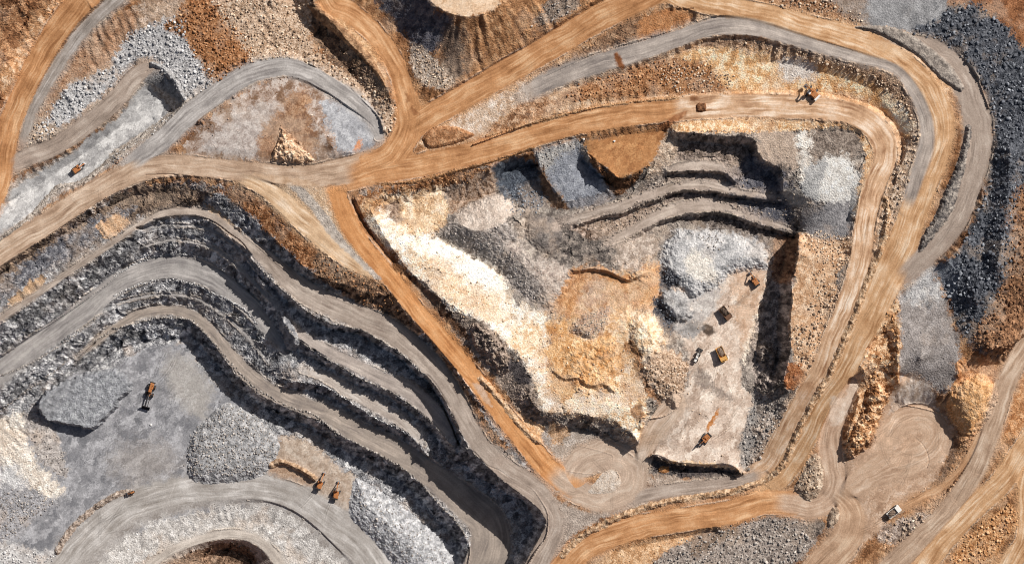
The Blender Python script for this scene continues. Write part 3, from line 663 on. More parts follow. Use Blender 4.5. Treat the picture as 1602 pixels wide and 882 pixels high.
zone([(1215,95),(1240,88),(1275,102),(1270,122),(1230,126)], [(190,176,164),(212,200,190),(226,218,210)], 9, .3, 6, 7)
zone([(1395,150),(1430,170),(1440,205),(1415,205),(1395,180)], [(216,186,150),(236,214,188),(246,234,218)], 9, .3, 5, 6)
zone([(1100,62),(1160,56),(1290,84),(1360,106),(1400,118),(1425,150),(1438,190),(1428,192),(1410,158),(1385,136),(1340,112),(1280,92),(1200,74),(1105,74)], [(90,68,54),(134,104,82),(184,154,128)], 6, .8, 4, 3, con=2.2)
zone([(1385,300),(1400,262),(1430,202),(1448,205),(1440,250),(1424,300),(1400,345),(1372,400),(1366,390)], [(140,114,92),(190,162,136),(222,202,182)], 7, .7, 4, 3, con=2)
# --- top right
zone([(1150,-90),(1300,-90),(1300,0),(1345,20),(1345,38),(1270,24),(1200,4)], [(106,72,50),(154,114,84),(196,160,130)], 7, .7, 5, 3)
zone([(1296,-90),(1486,-90),(1482,14),(1470,32),(1432,52),(1390,44),(1346,40),(1343,18),(1300,0)], [(116,116,118),(142,141,142),(168,167,168)], 20, .25, 3, 2, st=(80, 4), con=1.6)
zone([(1296,-30),(1340,-30),(1360,38),(1346,40),(1300,2)], [(126,110,98),(146,130,118),(160,146,136)], 12, .2, 6, 8)
zone([(1480,-90),(1700,-90),(1700,120),(1610,85),(1570,42),(1540,18),(1488,10)], [(92,58,38),(138,92,62),(176,126,90)], 10, .7, 6, 4, st=(20, 3))
# --- dark dump
zone([(1431,49),(1471,30),(1485,10),(1515,8),(1550,20),(1576,46),(1610,80),(1700,110),(1700,530),(1604,540),(1572,562),(1552,562),(1528,550),(1512,530),(1490,490),(1480,455),(1462,418),(1498,392),(1524,345),(1545,285),(1554,220),(1550,190),(1535,140),(1508,104),(1476,80)], DARK, 7, .9, 5, 3, con=1.8)
zone([(1590,300),(1700,270),(1700,540),(1604,542),(1570,564),(1545,555),(1524,536),(1528,505),(1556,470),(1575,420)], [(72,52,40),(120,86,62),(172,132,100)], 7, .8, 14, 12, con=1.8)
zone([(1455,420),(1475,405),(1500,415),(1500,450),(1484,470),(1472,445)], [(86,90,98),(116,120,128),(146,150,156)], 8, .5, 6, 6)
# grey and tan ground east of the roads
zone([(1403,470),(1425,440),(1455,415),(1470,440),(1482,470),(1490,505),(1500,540),(1506,575),(1492,606),(1470,612),(1452,600),(1432,588),(1405,600)], [(120,112,108),(150,142,138),(178,170,166)], 16, .3, 5, 4, st=(-50, 2), con=1.8)
zone([(1408,470),(1428,440),(1452,415),(1468,440),(1476,465),(1440,480)], [(148,146,146),(182,179,178),(212,209,206)], 10, .4, 9, 8, con=2)
zone([(1340,600),(1352,550),(1376,500),(1403,468),(1406,600),(1385,640),(1330,720),(1318,690),(1330,640)], [(142,98,64),(196,150,108),(230,200,166)], 9, .9, 4, 3, con=2.4)
zone([(1500,560),(1545,560),(1580,570),(1700,530),(1700,680),(1540,680),(1490,620),(1494,590)], [(146,96,60),(182,130,88),(214,170,130)], 10, .6, 6, 5, con=1.8)
zone([(1380,650),(1395,610),(1420,586),(1455,602),(1466,640),(1490,665),(1494,690),(1472,735),(1440,772),(1400,792),(1372,832),(1350,850),(1325,870),(1306,800),(1312,740),(1330,716),(1366,690)], [(152,122,100),(182,152,128),(206,182,162)], 22, .15, 4, 4, st=(-25, 5), con=1.8, obj="turning_pad")
zone([(1425,590),(1455,602),(1466,640),(1430,650),(1395,655),(1400,615)], [(156,136,120),(188,170,156),(214,202,192)], 10, .5, 5, 5, con=2)
zone([(1483,618),(1505,594),(1535,583),(1557,600),(1561,621),(1548,652),(1523,682),(1508,679),(1488,658),(1480,640)], [(168,118,74),(208,160,112),(234,200,160)], 9, .5, 3, 2, st=(70, 4))
zone([(1490,680),(1500,690),(1488,735),(1470,760),(1455,765),(1475,730),(1490,700)], [(84,66,54),(120,94,76),(150,122,100)], 8, .6, 3, 3)
zone([(1500,700),(1530,670),(1545,665),(1520,735),(1480,790),(1440,830),(1400,870),(1380,850),(1410,815),(1450,790),(1480,760)], [(126,90,62),(176,132,96),(210,174,140)], 8, 1.0, 5, 4, con=2.2)
zone([(1400,815),(1440,800),(1470,805),(1450,830),(1400,850),(1370,840)], [(110,94,84),(156,136,122),(196,180,168)], 7, 1.2, 4, 4, con=2.4)
zone([(1430,882),(1470,845),(1520,795),(1570,735),(1610,680),(1640,640),(1700,640),(1600,720),(1560,770),(1515,815),(1470,860),(1440,900)], [(98,64,42),(140,96,64),(178,134,98)], 7, .8, 3, 3, con=2)
zone([(1577,788),(1596,815),(1552,872),(1533,900),(1475,900),(1500,852),(1533,820)], [(130,84,50),(184,134,90),(216,176,134)], 6, .7, 3, 3, con=2)
# bottom right centre
zone([(1000,900),(1055,850),(1130,828),(1200,806),(1235,808),(1270,815),(1275,850),(1235,895),(1200,960),(1000,960)], [(98,88,82),(142,130,122),(190,178,168)], 6, .7, 5, 3)
zone([(930,880),(980,850),(1070,832),(1140,822),(1060,852),(1000,890),(940,940)], [(158,116,80),(194,154,116),(220,188,154)], 9, .3, 4, 3)
zone([(1085,835),(1140,822),(1150,832),(1110,858),(1080,870)], [(96,80,68),(130,112,98),(160,142,128)], 8, .4, 5, 4)
zone([(1262,800),(1280,808),(1290,826),(1272,842),(1262,835)], [(70,62,58),(110,98,90),(150,138,128)], 6, .8, 3, 2)
zone([(1243,764),(1256,738),(1270,711),(1284,715),(1288,750),(1280,775),(1262,783)], [(120,98,80),(168,142,118),(206,184,160)], 5, .6, 2, 1)
zone([(1303,792),(1313,796),(1311,815),(1297,826),(1293,812)], [(110,102,96),(150,142,136),(186,178,170)], 5, .5, 2, 1)
# --- central pit base
zone([(560,300),(640,282),(840,228),(1045,205),(1250,185),(1345,200),(1362,240),(1345,300),(1335,400),(1310,500),(1270,590),(1230,670),(1180,740),(1010,742),(990,700),(860,690),(800,600),(660,450)], [(92,84,80),(136,126,118),(178,168,158)], 9, 1.2, 5, 4, con=2.2, lic=1)
# north walls: brownish grey with pale ledges
zone([(1000,290),(1055,215),(1160,205),(1230,260),(1255,350),(1200,380),(1120,355),(1050,345),(985,370),(930,340)], [(78,68,62),(124,113,106),(176,164,153)], 9, 1.15, 5, 4, con=2.4, lic=1)
zone([(1155,225),(1185,240),(1225,268),(1240,350),(1205,385),(1160,350),(1130,330),(1120,280)], [(66,66,74),(92,92,100),(124,120,122)], 9, 1.2, 8, 6, con=1.8)  # dark bay: shadow under the crest painted into the rock colour
zone([(930,355),(960,345),(1000,350),(1030,380),(1020,415),(985,425),(950,405)], [(132,118,106),(166,150,138),(196,182,170)], 9, .8, 5, 5, con=2)
zone([(830,330),(900,350),(950,345),(960,405),(900,415),(855,412),(840,385)], [(72,66,64),(114,106,100),(158,146,136)], 9, 1.2, 5, 5, con=2.4, lic=1)
# slope below the inner road
zone([(556,312),(566,300),(620,288),(700,272),(780,254),(840,232),(860,232),(850,262),(800,262),(760,280),(705,290),(650,300),(600,305),(570,330)], [(96,62,40),(146,100,66),(188,142,104)], 7, .9, 5, 3, con=2)
zone([(565,318),(600,306),(660,296),(690,296),(702,330),(690,360),(660,375),(620,372),(590,360)], [(168,132,98),(212,182,148),(236,220,200)], 15, .8, 7, 5, con=1.8, lic=1)
zone([(598,322),(622,316),(626,345),(612,350),(600,338)], [(92,72,60),(134,112,96),(168,146,128)], 6, .6, 5, 4)
zone([(570,318),(596,310),(600,330),(575,335)], [(110,76,50),(170,126,88),(212,176,136)], 6, .8, 4, 4, con=2)
zone([(770,262),(790,250),(828,248),(850,270),(858,305),(840,325),(800,318),(775,290)], [(50,54,62),(76,82,92),(108,114,122)], 7, .8, 5, 4)  # shadow west of the slab painted in as dark blue grey
zone([(700,300),(740,275),(765,265),(775,300),(735,318),(705,335)], [(112,88,70),(156,130,110),(190,168,150)], 6, .8, 5, 5, con=2)
# flat orange tip and the grey slab
zone([(915,221),(955,212),(1043,202),(1037,236),(1008,264),(970,279),(938,258),(920,243)], [(146,98,62),(174,124,82),(198,150,104)], 14, .2, 4, 2, st=(-25, 4), obj="orange_tip")
zone([(921,245),(940,258),(968,279),(1000,270),(985,295),(962,306),(945,290)], [(72,50,38),(110,78,56),(150,110,80)], 6, 1.2, 3, 2)
zone([(1030,240),(1045,203),(1062,205),(1060,240),(1020,275),(1005,278)], [(140,120,104),(184,162,142),(214,198,180)], 7, 1.0, 4, 3, con=2.2)
zone([(838,235),(866,226),(896,214),(906,223),(913,247),(938,272),(953,296),(920,308),(882,316),(857,291),(845,264)], [(112,114,122),(138,141,149),(162,164,170)], 12, .35, 3, 2, con=1.6)
zone([(838,238),(868,226),(896,214),(906,224),(880,240),(860,262),(850,270)], [(136,132,130),(168,164,160),(196,192,186)], 6, .5, 5, 6)
zone([(882,316),(920,308),(953,297),(963,312),(930,322),(890,326)], [(96,94,98),(124,122,126),(150,148,150)], 8, .5, 3, 2)
zone([(842,262),(850,262),(862,292),(888,318),(890,330),(862,320),(845,290)], [(64,48,40),(98,74,58),(136,104,80)], 6, .9, 3, 2)
# white hillside
zone([(575,345),(600,335),(640,365),(700,372),(730,392),(790,430),(802,470),(850,488),(858,540),(866,585),(880,640),(848,640),(830,618),(836,594),(815,560),(792,540),(764,508),(745,500),(707,487),(684,464),(640,424),(606,384)], WHITE, 14, .62, 9, 8, con=2.3, lic=1)
zone([(640,400),(680,395),(730,440),(780,470),(770,500),(720,480),(680,450)], [(204,164,124),(228,196,160),(242,222,198)], 9, .5, 10, 9, con=2.2, op=.8)
zone([(660,370),(720,392),(770,420),(780,450),(740,440),(690,405),(655,390)], [(238,226,210),(248,242,232),(252,249,244)], 14, .25, 8, 8, con=1.5, op=.9)
zone([(795,520),(830,500),(850,520),(845,560),(815,555)], [(206,170,132),(230,202,170),(244,228,208)], 8, .5, 8, 7, con=2)
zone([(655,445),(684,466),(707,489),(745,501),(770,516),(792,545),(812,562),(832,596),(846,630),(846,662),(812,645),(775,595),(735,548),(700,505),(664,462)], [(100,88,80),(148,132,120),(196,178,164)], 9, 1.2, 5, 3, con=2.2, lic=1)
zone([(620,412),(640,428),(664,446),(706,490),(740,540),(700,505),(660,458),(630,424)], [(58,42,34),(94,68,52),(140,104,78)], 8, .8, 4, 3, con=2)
zone([(795,572),(806,560),(832,594),(826,602),(804,594)], [(62,56,58),(86,80,80),(110,102,100)], 8, .6, 3, 2)
zone([(850,672),(880,668),(930,684),(965,702),(985,720),(1000,740),(960,740),(920,735),(880,730),(862,710),(850,692)], [(134,118,106),(166,152,140),(198,186,176)], 14, .15, 4, 4, st=(-20, 4), con=2)
zone([(770,690),(800,716),(850,758),(890,790),(930,800),(985,790),(1010,765),(1010,785),(940,812),(890,842),(868,880),(835,880),(862,820),(855,790),(820,760),(770,730),(750,705)], [(136,122,112),(162,148,137),(188,174,162)], 14, .12, 3, 3, st=(40, 5), con=1.8)
zone([(860,660),(890,672),(880,690),(858,692)], [(140,108,80),(174,140,110),(196,166,138)], 8, .4, 4, 4)
zone([(832,660),(850,668),(852,695),(842,690),(815,662),(808,640)], [(188,142,100),(216,178,138),(232,204,174)], 6, .5, 3, 2)
zone([(848,672),(860,680),(858,715),(868,735),(850,712),(846,692)], [(130,118,110),(158,146,138),(182,172,164)], 6, .5, 3, 3)
zone([(846,486),(856,490),(852,510),(858,535),(860,560),(856,582),(851,580),(854,558),(850,530),(846,508)], [(232,212,184),(246,236,220),(252,248,240)], 4, .3, 2, 1.5)
# beige, gravel, terrace
zone([(700,350),(740,330),(790,345),(830,400),(893,420),(895,442),(862,486),(826,470),(795,442),(776,414),(722,390),(688,368)], [(124,114,108),(158,148,141),(190,180,173)], 6, .5, 7, 5)  # greyer: the heap's shaded side is put into the colour
zone([(715,335),(740,318),(772,303),(802,313),(806,332),(785,350),(748,362),(720,353)], [(170,154,142),(190,175,163),(206,193,182)], 12, .25, 3, 2)  # paler: the heap's sunlit face is put into the colour
zone([(785,382),(805,378),(822,395),(842,420),(820,416),(800,402)], [(160,146,138),(184,170,160),(202,190,180)], 9, .25, 3, 2)
zone([(800,400),(850,415),(895,420),(893,446),(862,486),(846,468),(840,440)], [(136,122,114),(168,154,144),(196,184,174)], 8, .35, 6, 8)
zone([(822,345),(850,336),(870,345),(880,372),(864,398),(842,392),(822,372)], [(84,78,76),(112,104,100),(138,130,124)], 9, .4, 3, 3)
zone([(897,421),(952,421),(984,434),(1010,424),(1033,412),(1034,464),(1022,486),(970,484),(945,482),(905,500),(866,482)], [(134,94,64),(176,138,108),(208,178,152)], 10, .4, 4, 3, con=2)
zone([(860,482),(880,450),(897,421),(940,420),(985,436),(985,444),(940,436),(915,452),(895,490),(868,500)], [(134,92,60),(172,124,84),(206,166,126)], 8, .6, 9, 9, con=2, st=(-55, 3), op=.85)
zone([(904,470),(920,446),(944,440),(948,470),(925,482),(905,496)], [(158,142,130),(184,168,156),(204,190,180)], 9, .2, 8, 8, op=.8)
zone([(1000,426),(1032,410),(1034,462),(1020,480),(990,475)], [(172,126,88),(200,158,122),(216,182,152)], 8, .3, 5, 5, st=(-75, 4))
zone([(856,500),(900,505),(960,500),(985,520),(975,590),(990,640),(960,648),(900,642),(860,600)], [(160,108,64),(204,156,106),(238,208,170)], 13, .6, 10, 9, con=2.1, st=(-65, 5))
zone([(930,495),(985,485),(1022,488),(1040,520),(1034,548),(1012,565),(1006,590),(985,575),(965,540)], [(204,168,130),(232,204,172),(246,230,208)], 10, .65, 9, 8, con=2)
zone([(960,580),(990,575),(1015,610),(1008,650),(1000,690),(975,668),(930,650),(880,645),(900,610),(950,625)], [(194,152,112),(230,202,168),(248,238,222)], 10, .65, 9, 8, con=2.2)
zone([(975,590),(1000,590),(1008,615),(990,630),(972,612)], [(180,150,124),(208,184,160),(228,210,192)], 7, .3, 3, 3)
zone([(900,620),(960,612),(985,640),(930,650),(890,640)], [(232,212,184),(246,236,220),(252,248,240)], 8, .4, 6, 5)
zone([(890,516),(905,498),(922,486),(955,482),(952,505),(940,522),(925,532),(905,525)], [(126,116,112),(162,152,146),(192,182,174)], 5, .4, 4, 3)
zone([(972,535),(985,530),(1005,552),(1010,590),(1030,618),(1056,641),(1040,645),(1015,618),(1000,590),(985,560)], [(84,58,42),(130,92,64),(178,136,102)], 6, .9, 4, 4, con=2)
zone([(1005,572),(1040,545),(1066,556),(1077,575),(1068,605),(1066,630),(1056,641),(1030,618)], [(118,92,72),(170,142,118),(206,184,164)], 5, .7, 4, 3, con=2)
# the rust stain that runs on from the white slope
zone([(838,570),(866,500),(900,466),(950,432),(1030,414),(1032,470),(985,500),(992,590),(1002,640),(930,652),(870,640)], [(166,112,66),(206,156,104),(234,200,158)], 16, .5, 14, 18, op=.42, con=2)
# broken rock between the ledges of the northern wall
zone([(1050,264),(1092,266),(1130,268),(1134,282),(1090,281),(1046,286)], [(84,72,64),(122,108,98),(164,148,136)], 7, 1.3, 3, 2, con=2.2)
zone([(1040,297),(1078,296),(1118,298),(1150,306),(1150,322),(1110,313),(1078,314),(1040,320)], [(78,66,60),(114,100,92),(156,140,130)], 7, 1.3, 3, 2, con=2.2)
zone([(1050,338),(1078,332),(1112,330),(1150,336),(1190,350),(1235,360),(1240,372),(1205,384),(1180,366),(1148,354),(1115,358),(1088,354),(1056,344)], [(74,66,62),(110,100,94),(152,140,132)], 7, 1.3, 3, 2, con=2.2)
zone([(1060,210),(1090,211),(1130,217),(1165,217),(1180,228),(1150,262),(1128,254),(1092,251),(1064,252)], [(84,72,64),(124,110,100),(172,154,142)], 8, 1.3, 4, 3, con=2.4)
zone([(890,352),(945,338),(985,332),(1012,320),(1030,320),(1000,346),(960,366),(920,372)], [(92,74,62),(138,118,104),(184,164,150)], 7, 1.25, 5, 4, con=2.4)
# excavation floor
zone([(1035,470),(1060,440),(1090,420),(1150,395),(1202,392),(1200,430),(1185,478),(1170,525),(1158,562),(1160,600),(1181,628),(1165,668),(1156,698),(1158,724),(1164,742),(1150,732),(1110,728),(1050,722),(1018,712),(1005,720),(1010,665),(1040,640),(1066,620),(1078,575),(1070,540)], BEIGE, 18, .2, 3, 3, st=(-62, 4), con=1.9, obj="excavation_floor")
zone([(1150,410),(1200,395),(1198,440),(1180,500),(1165,545),(1150,500)], [(170,132,102),(198,166,140),(214,190,168)], 12, .2, 8, 8, st=(-65, 4), op=.8)
zone([(1070,470),(1095,440),(1130,440),(1120,480),(1090,505),(1072,500)], [(158,150,146),(186,178,172),(208,202,196)], 9, .3, 6, 6)
zone([(1034,425),(1040,380),(1060,360),(1100,358),(1150,366),(1190,380),(1203,398),(1198,420),(1150,424),(1120,446),(1085,468),(1062,450),(1045,448)], [(146,145,146),(180,178,178),(208,205,203)], 16, .3, 4, 5, con=1.6)
zone([(1070,400),(1090,390),(1112,410),(1120,440),(1095,438),(1075,425)], [(190,184,176),(214,206,196),(230,224,216)], 9, .3, 5, 6)
zone([(1034,452),(1062,450),(1078,468),(1085,492),(1070,505),(1046,500),(1030,478)], [(128,126,126),(160,157,156),(186,183,181)], 9, .3, 4, 3)
zone([(1030,420),(1052,422),(1064,448),(1034,452)], [(44,44,50),(72,72,78),(106,104,106)], 6, .6, 4, 3)  # near black: shade beside the pale pile painted into the rock colour
zone([(1022,467),(1034,464),(1056,492),(1056,522),(1044,524),(1024,490)], [(40,40,46),(66,66,72),(100,98,100)], 6, .6, 4, 3)  # near black: shaded face of the small pile painted in
zone([(1052,508),(1075,502),(1095,512),(1085,528),(1060,525)], [(120,116,114),(150,146,144),(176,170,166)], 8, .3, 5, 5)
zone([(1085,582),(1100,580),(1125,602),(1145,622),(1138,628),(1110,610),(1088,596)], [(118,106,100),(142,128,118),(162,148,136)], 7, .1, 6, 4, op=.85)
zone([(1105,672),(1112,655),(1122,640),(1127,638),(1118,656),(1109,674)], [(168,108,60),(184,124,74),(200,144,96)], 5, .1, 1, 1.5)
zone([(1160,545),(1172,520),(1185,478),(1200,430),(1203,400),(1209,404),(1204,440),(1188,490),(1176,530),(1164,570)], [(206,186,164),(226,210,192),(238,226,212)], 6, .3, 2, 1.5, op=.8)
zone([(1018,712),(1050,720),(1110,724),(1150,729),(1163,742),(1150,734),(1110,730),(1050,727)], [(192,152,112),(218,186,150),(232,208,180)], 6, .2, 2, 1.5)
zone([(1010,722),(1024,712),(1052,724),(1112,730),(1150,734),(1162,745),(1148,756),(1100,748),(1060,746),(1022,735)], [(48,44,46),(74,68,68),(104,96,92)], 8, 1.2, 2, 2)  # near black: shade on the cliff face put into its colour
zone([(1010,745),(1040,742),(1090,750),(1150,750),(1160,758),(1090,765),(1030,762)], [(130,112,98),(160,142,128),(188,172,158)], 8, .3, 3, 3)
# eastern wall and bench
zone([(1205,385),(1250,366),(1247,412),(1238,440),(1240,465),(1236,520),(1237,545),(1230,590),(1190,612),(1180,590),(1170,560),(1186,490),(1202,430)], [(92,84,80),(134,122,115),(184,170,160)], 9, 1.8, 3, 2, con=2.2)
zone([(1212,372),(1250,366),(1247,412),(1236,442),(1210,440),(1208,400)], [(96,68,52),(138,102,78),(176,138,108)], 8, 1.2, 5, 4, con=2)
zone([(1252,362),(1333,372),(1336,398),(1310,425),(1308,460),(1296,500),(1285,540),(1268,590),(1240,560),(1237,510),(1240,460),(1248,410)], [(164,124,92),(202,164,130),(224,196,168)], 10, .5, 4, 3)
zone([(1231,572),(1248,568),(1262,584),(1262,606),(1228,606)], [(120,72,44),(156,100,64),(184,132,94)], 7, .5, 3, 2)
zone([(1180,612),(1206,622),(1229,637),(1248,612),(1258,620),(1232,656),(1212,694),(1197,728),(1185,740),(1165,740),(1157,712),(1160,685),(1170,655)], [(96,86,80),(144,132,124),(190,178,168)], 6, .7, 3, 2, con=2)
zone([(1168,655),(1180,625),(1186,640),(1176,690),(1172,730),(1162,735),(1159,700)], [(118,112,108),(146,140,136),(170,164,158)], 7, .4, 4, 4)
# scree and slabs on the north east wall
zone([(1180,205),(1215,185),(1228,200),(1247,212),(1248,262),(1226,260),(1200,254),(1187,240)], [(150,132,118),(182,162,146),(204,186,170)], 7, .4, 6, 4, st=(45, 3))
zone([(1268,207),(1310,197),(1350,205),(1356,240),(1322,243),(1300,246),(1268,257)], [(98,86,78),(134,120,110),(164,150,138)], 8, .8, 6, 4, con=2)
zone([(1249,210),(1268,209),(1268,254),(1258,294),(1251,292)], [(206,196,184),(232,224,214),(244,238,230)], 8, .4, 6, 4)
zone([(1262,262),(1300,245),(1322,243),(1338,265),(1346,292),(1340,337),(1300,320),(1275,312),(1254,298)], [(204,198,190),(226,221,214),(240,236,230)], 12, .22, 5, 3)
zone([(1255,300),(1264,262),(1292,250),(1282,300),(1278,312)], [(158,156,154),(184,182,180),(204,202,198)], 8, .3, 3, 3)
zone([(1222,300),(1245,292),(1262,312),(1262,328),(1235,316)], [(140,132,124),(166,158,150),(186,178,170)], 7, .3, 3, 2)
zone([(1256,330),(1285,318),(1320,315),(1331,335),(1334,365),(1300,373),(1260,365)], [(108,106,108),(138,135,136),(164,160,160)], 8, .4, 6, 4, st=(70, 3))
# orange lip under the inner bend
zone([(1050,196),(1100,184),(1180,184),(1260,188),(1340,196),(1364,220),(1362,262),(1344,330),(1336,330),(1352,262),(1346,214),(1310,198),(1240,204),(1160,206),(1100,206),(1060,206)], [(188,138,92),(222,182,138),(240,214,184)], 8, .4, 3, 2, con=2.2)
zone([(1415,118),(1445,150),(1462,200),(1455,240),(1430,300),(1420,300),(1440,240),(1445,195),(1430,150)], [(128,124,124),(156,151,149),(180,174,170)], 12, .1, 3, 3, st=(75, 5))

# things lying over the roads: wet patches and soil spills (painted after the roads)
SPILLS = [
 ([(986,640),(992,633),(1004,634),(1007,650),(996,657),(988,650)], [(84,56,38),(124,86,60),(176,134,100)], .8),
 ([(1097,511),(1104,506),(1114,511),(1119,519),(1109,526),(1100,520)], [(60,50,44),(86,72,62),(120,102,88)], .95),
 ([(1078,500),(1098,504),(1104,512),(1092,520),(1076,516)], [(110,104,100),(132,126,122),(150,144,140)], .6),
 ([(448,287),(476,295),(511,335),(539,374),(567,406),(598,437),(590,438),(550,402),(520,374),(486,328)], [(150,142,136),(176,168,160),(200,192,184)], .85),
 ([(395,272),(440,276),(480,282),(500,292),(470,292),(430,290)], [(170,138,108),(190,160,132),(206,180,154)], .6),
 ([(960,84),(966,82),(978,106),(974,110),(966,104)], [(96,56,34),(128,80,50),(160,110,76)], 1.0),
 ([(1027,200),(1040,190),(1062,178),(1076,173),(1072,182),(1052,194),(1042,204)], [(118,72,44),(146,94,60),(176,124,86)], .8),
 ([(1078,152),(1090,150),(1092,157),(1080,158)], [(84,52,34),(116,76,50),(140,96,66)], .9),
 ([(634,146),(640,150),(642,160),(637,160)], [(120,76,46),(142,94,60),(150,104,70)], .8),
 ([(641,165),(650,170),(656,178),(648,180),(642,174)], [(112,70,42),(136,88,56),(150,104,70)], .8),
 ([(740,600),(756,602),(762,618),(770,636),(755,625)], [(184,160,140),(200,178,158),(214,196,180)], .6),
 ([(1340,62),(1390,66),(1430,90),(1400,92),(1370,76)], [(200,166,130),(214,184,152),(224,200,172)], .35),
 ([(1252,600),(1275,600),(1268,640),(1248,640)], [(140,100,70),(164,122,90),(184,144,112)], .5),
 ([(1335,588),(1350,588),(1330,640),(1310,660)], [(196,180,164),(212,198,184),(224,212,200)], .5),
 ([(1300,620),(1322,628),(1318,660),(1300,665)], [(196,178,162),(214,200,186),(224,212,200)], .5),
]
# ------------------------------------------------------------------ relief
ROADF = []
for name, pal, pts, label in ROADS:
    q = []
    for p in pts:
        x, y = at(p[0], p[1], p[2])
        q.append((x, y, p[2], p[3]))
    c = smooth_open(q, 4.0)
    w, D, SD, T, E = linefield(c, c[:, 3].max() + 14)
    zz, hw = E[..., 0], np.maximum(E[..., 1], 1.5)
    ROADF.append((w, D, SD, T, zz, hw))
    wt = np.where(D < hw, (1.02 - D / hw) ** 2 + 0.01, 0).astype(np.float32)
    free = CW[w] < 40                         # break lines keep their own height
    CZ[w] += np.where(free, wt * zz, 0)
    CW[w] += np.where(free, wt, 0)
# pools of overlap between roads and break lines: roads were added after the lines
H = solve()
H = blur(H, 1)


def hz(x, y):
    i = min(max(int((x - X0) / STEP), 0), NX - 1)
    j = min(max(int((y - Y0) / STEP), 0), NY - 1)
    return float(H[j, i])


def atg(pts):
    """survey readings on the ground -> plan positions"""
    return [at(p[0], p[1], hz(p[0], p[1])) for p in pts]


HB = H.copy()                                 # relief without the heaps
NZ1 = fbm(GX, GY, 26, 1, 4)
NZ2 = fbm(GX, GY, 9, 3, 3)
WARP = (fbm(GX, GY, 18, 5, 4) - .5) * 2
WARP2 = (fbm(GX, GY, 7, 2, 3) - .5) * 2
WARP3 = (fbm(GX, GY, 3.2, 4, 2) - .5) * 2
WLOW = (fbm(GX, GY, 75, 6, 3) - .5) * 2
# fractured rock at three sizes, its blocks drawn out along the bedding of the western pit
_u, _v = (GX * .8 - GY * .6 + WARP * 7) / 1.7, GX * .6 + GY * .8 + WARP2 * 4
FA, TA = facets(_u, _v, 17, 1)
FB, TB_ = facets(_u + WARP2 * 2, _v, 8, 3)
FC, TC = facets(GX + WARP2 * 2, GY, 4, 5)
PILE = np.zeros((NY, NX), np.int16)           # which heap covers a grid point
for mi, m in enumerate(MOUNDS):
    w, d = sdf(atg(m["p"]), 14)
    m["win"] = w
    if d is None:
        continue
    d = d + WARP2[w] * m["jag"] + WARP[w] * m["jag"] * .6
    m["d"] = d
    t = np.clip(d / m["w"], 0, 1)
    prof = 1 - (1 - t) ** 1.7
    up = m["h"] * prof * (1 + m["wob"] * 2 * (NZ1[w] - .5) + m["wob"] * (NZ2[w] - .5) * 2)
    H[w] = H[w] + np.where(d > 0, up, 0)
    if m["thing"]:
        PILE[w] = np.where(d > 0, mi + 1, PILE[w])
BERMF = []
for bi, (name, pts, hw, h, label, pal) in enumerate(BERMS):
    c = smooth_open([at(p[0], p[1], hz(*p)) for p in pts], 3.0)
    w, D, SD, T, E = linefield(c, hw + 10)
    dd = D + WARP2[w] * 1.6 + WARP[w] * 2.2
    t = np.clip(1 - dd / hw, 0, 1)
    lump = .2 + .35 * vn(GX[w] / 5.5, GY[w] / 5.5, 6) + 1.0 * sstep(.2, .75, vn(GX[w] / 24, GY[w] / 24, 3))
    H[w] = H[w] + h * t ** .8 * lump
    mk = dd < hw * .92
    PILE[w] = np.where(mk, 500 + bi, PILE[w])
    BERMF.append((w, mk))

# slope of the smooth relief, and noise drawn out down the slope
gyy, gxx = np.gradient(blur(HB, 2), STEP * S)
SLOPE = np.sqrt(gxx ** 2 + gyy ** 2)
sx, sy = gxx / (SLOPE + 1e-4), gyy / (SLOPE + 1e-4)
RIB = 0
RIBF = 0
RIBS = 0
tot = 0
for k in range(-6, 7):
    wk = 1 - abs(k) / 8
    xx, yy = GX + sx * k * 1.6, GY + sy * k * 1.6
    RIB = RIB + wk * vn(xx / 6.5, yy / 6.5, 4)
    RIBF = RIBF + wk * vn(xx / 2.7, yy / 2.7, 5)
    ux, uy = sx * .5 - sy * .87, sy * .5 + sx * .87      # shards lie aslant on the face
    xx, yy = GX + ux * k * 1.5, GY + uy * k * 1.5
    RIBS = RIBS + wk * (.62 * vn(xx / 5.2, yy / 5.2, 6) + .38 * vn(xx / 2.6, yy / 2.6, 7))
    tot += wk
RIBS = np.clip((RIBS / tot - .5) * 3.2 + .5, 0, 1)
RIB = np.clip((RIB / tot - .5) * 2.2 + .5, 0, 1)
RIBF = np.clip((RIBF / tot - .5) * 2.6 + .5, 0, 1)
GUL = 0
gt = 0
for k in range(-9, 10):
    wk = 1 - abs(k) / 12
    xx, yy = GX + sx * k * 2.6, GY + sy * k * 2.6
    GUL = GUL + wk * vn(xx / 9, yy / 9, 2)
    gt += wk
GUL = np.clip((GUL / gt - .5) * 2.6 + .5, 0, 1)
STEEP = sstep(.35, 1.1, SLOPE)

# ------------------------------------------------------------------ colours
def paint(pal, n):
    P = lin(pal) / .92
    n = np.clip(n, 0, 1)[..., None]
    return np.where(n < .5, P[0] + (P[1] - P[0]) * n * 2, P[1] + (P[2] - P[1]) * (n * 2 - 1)).astype(np.float32)


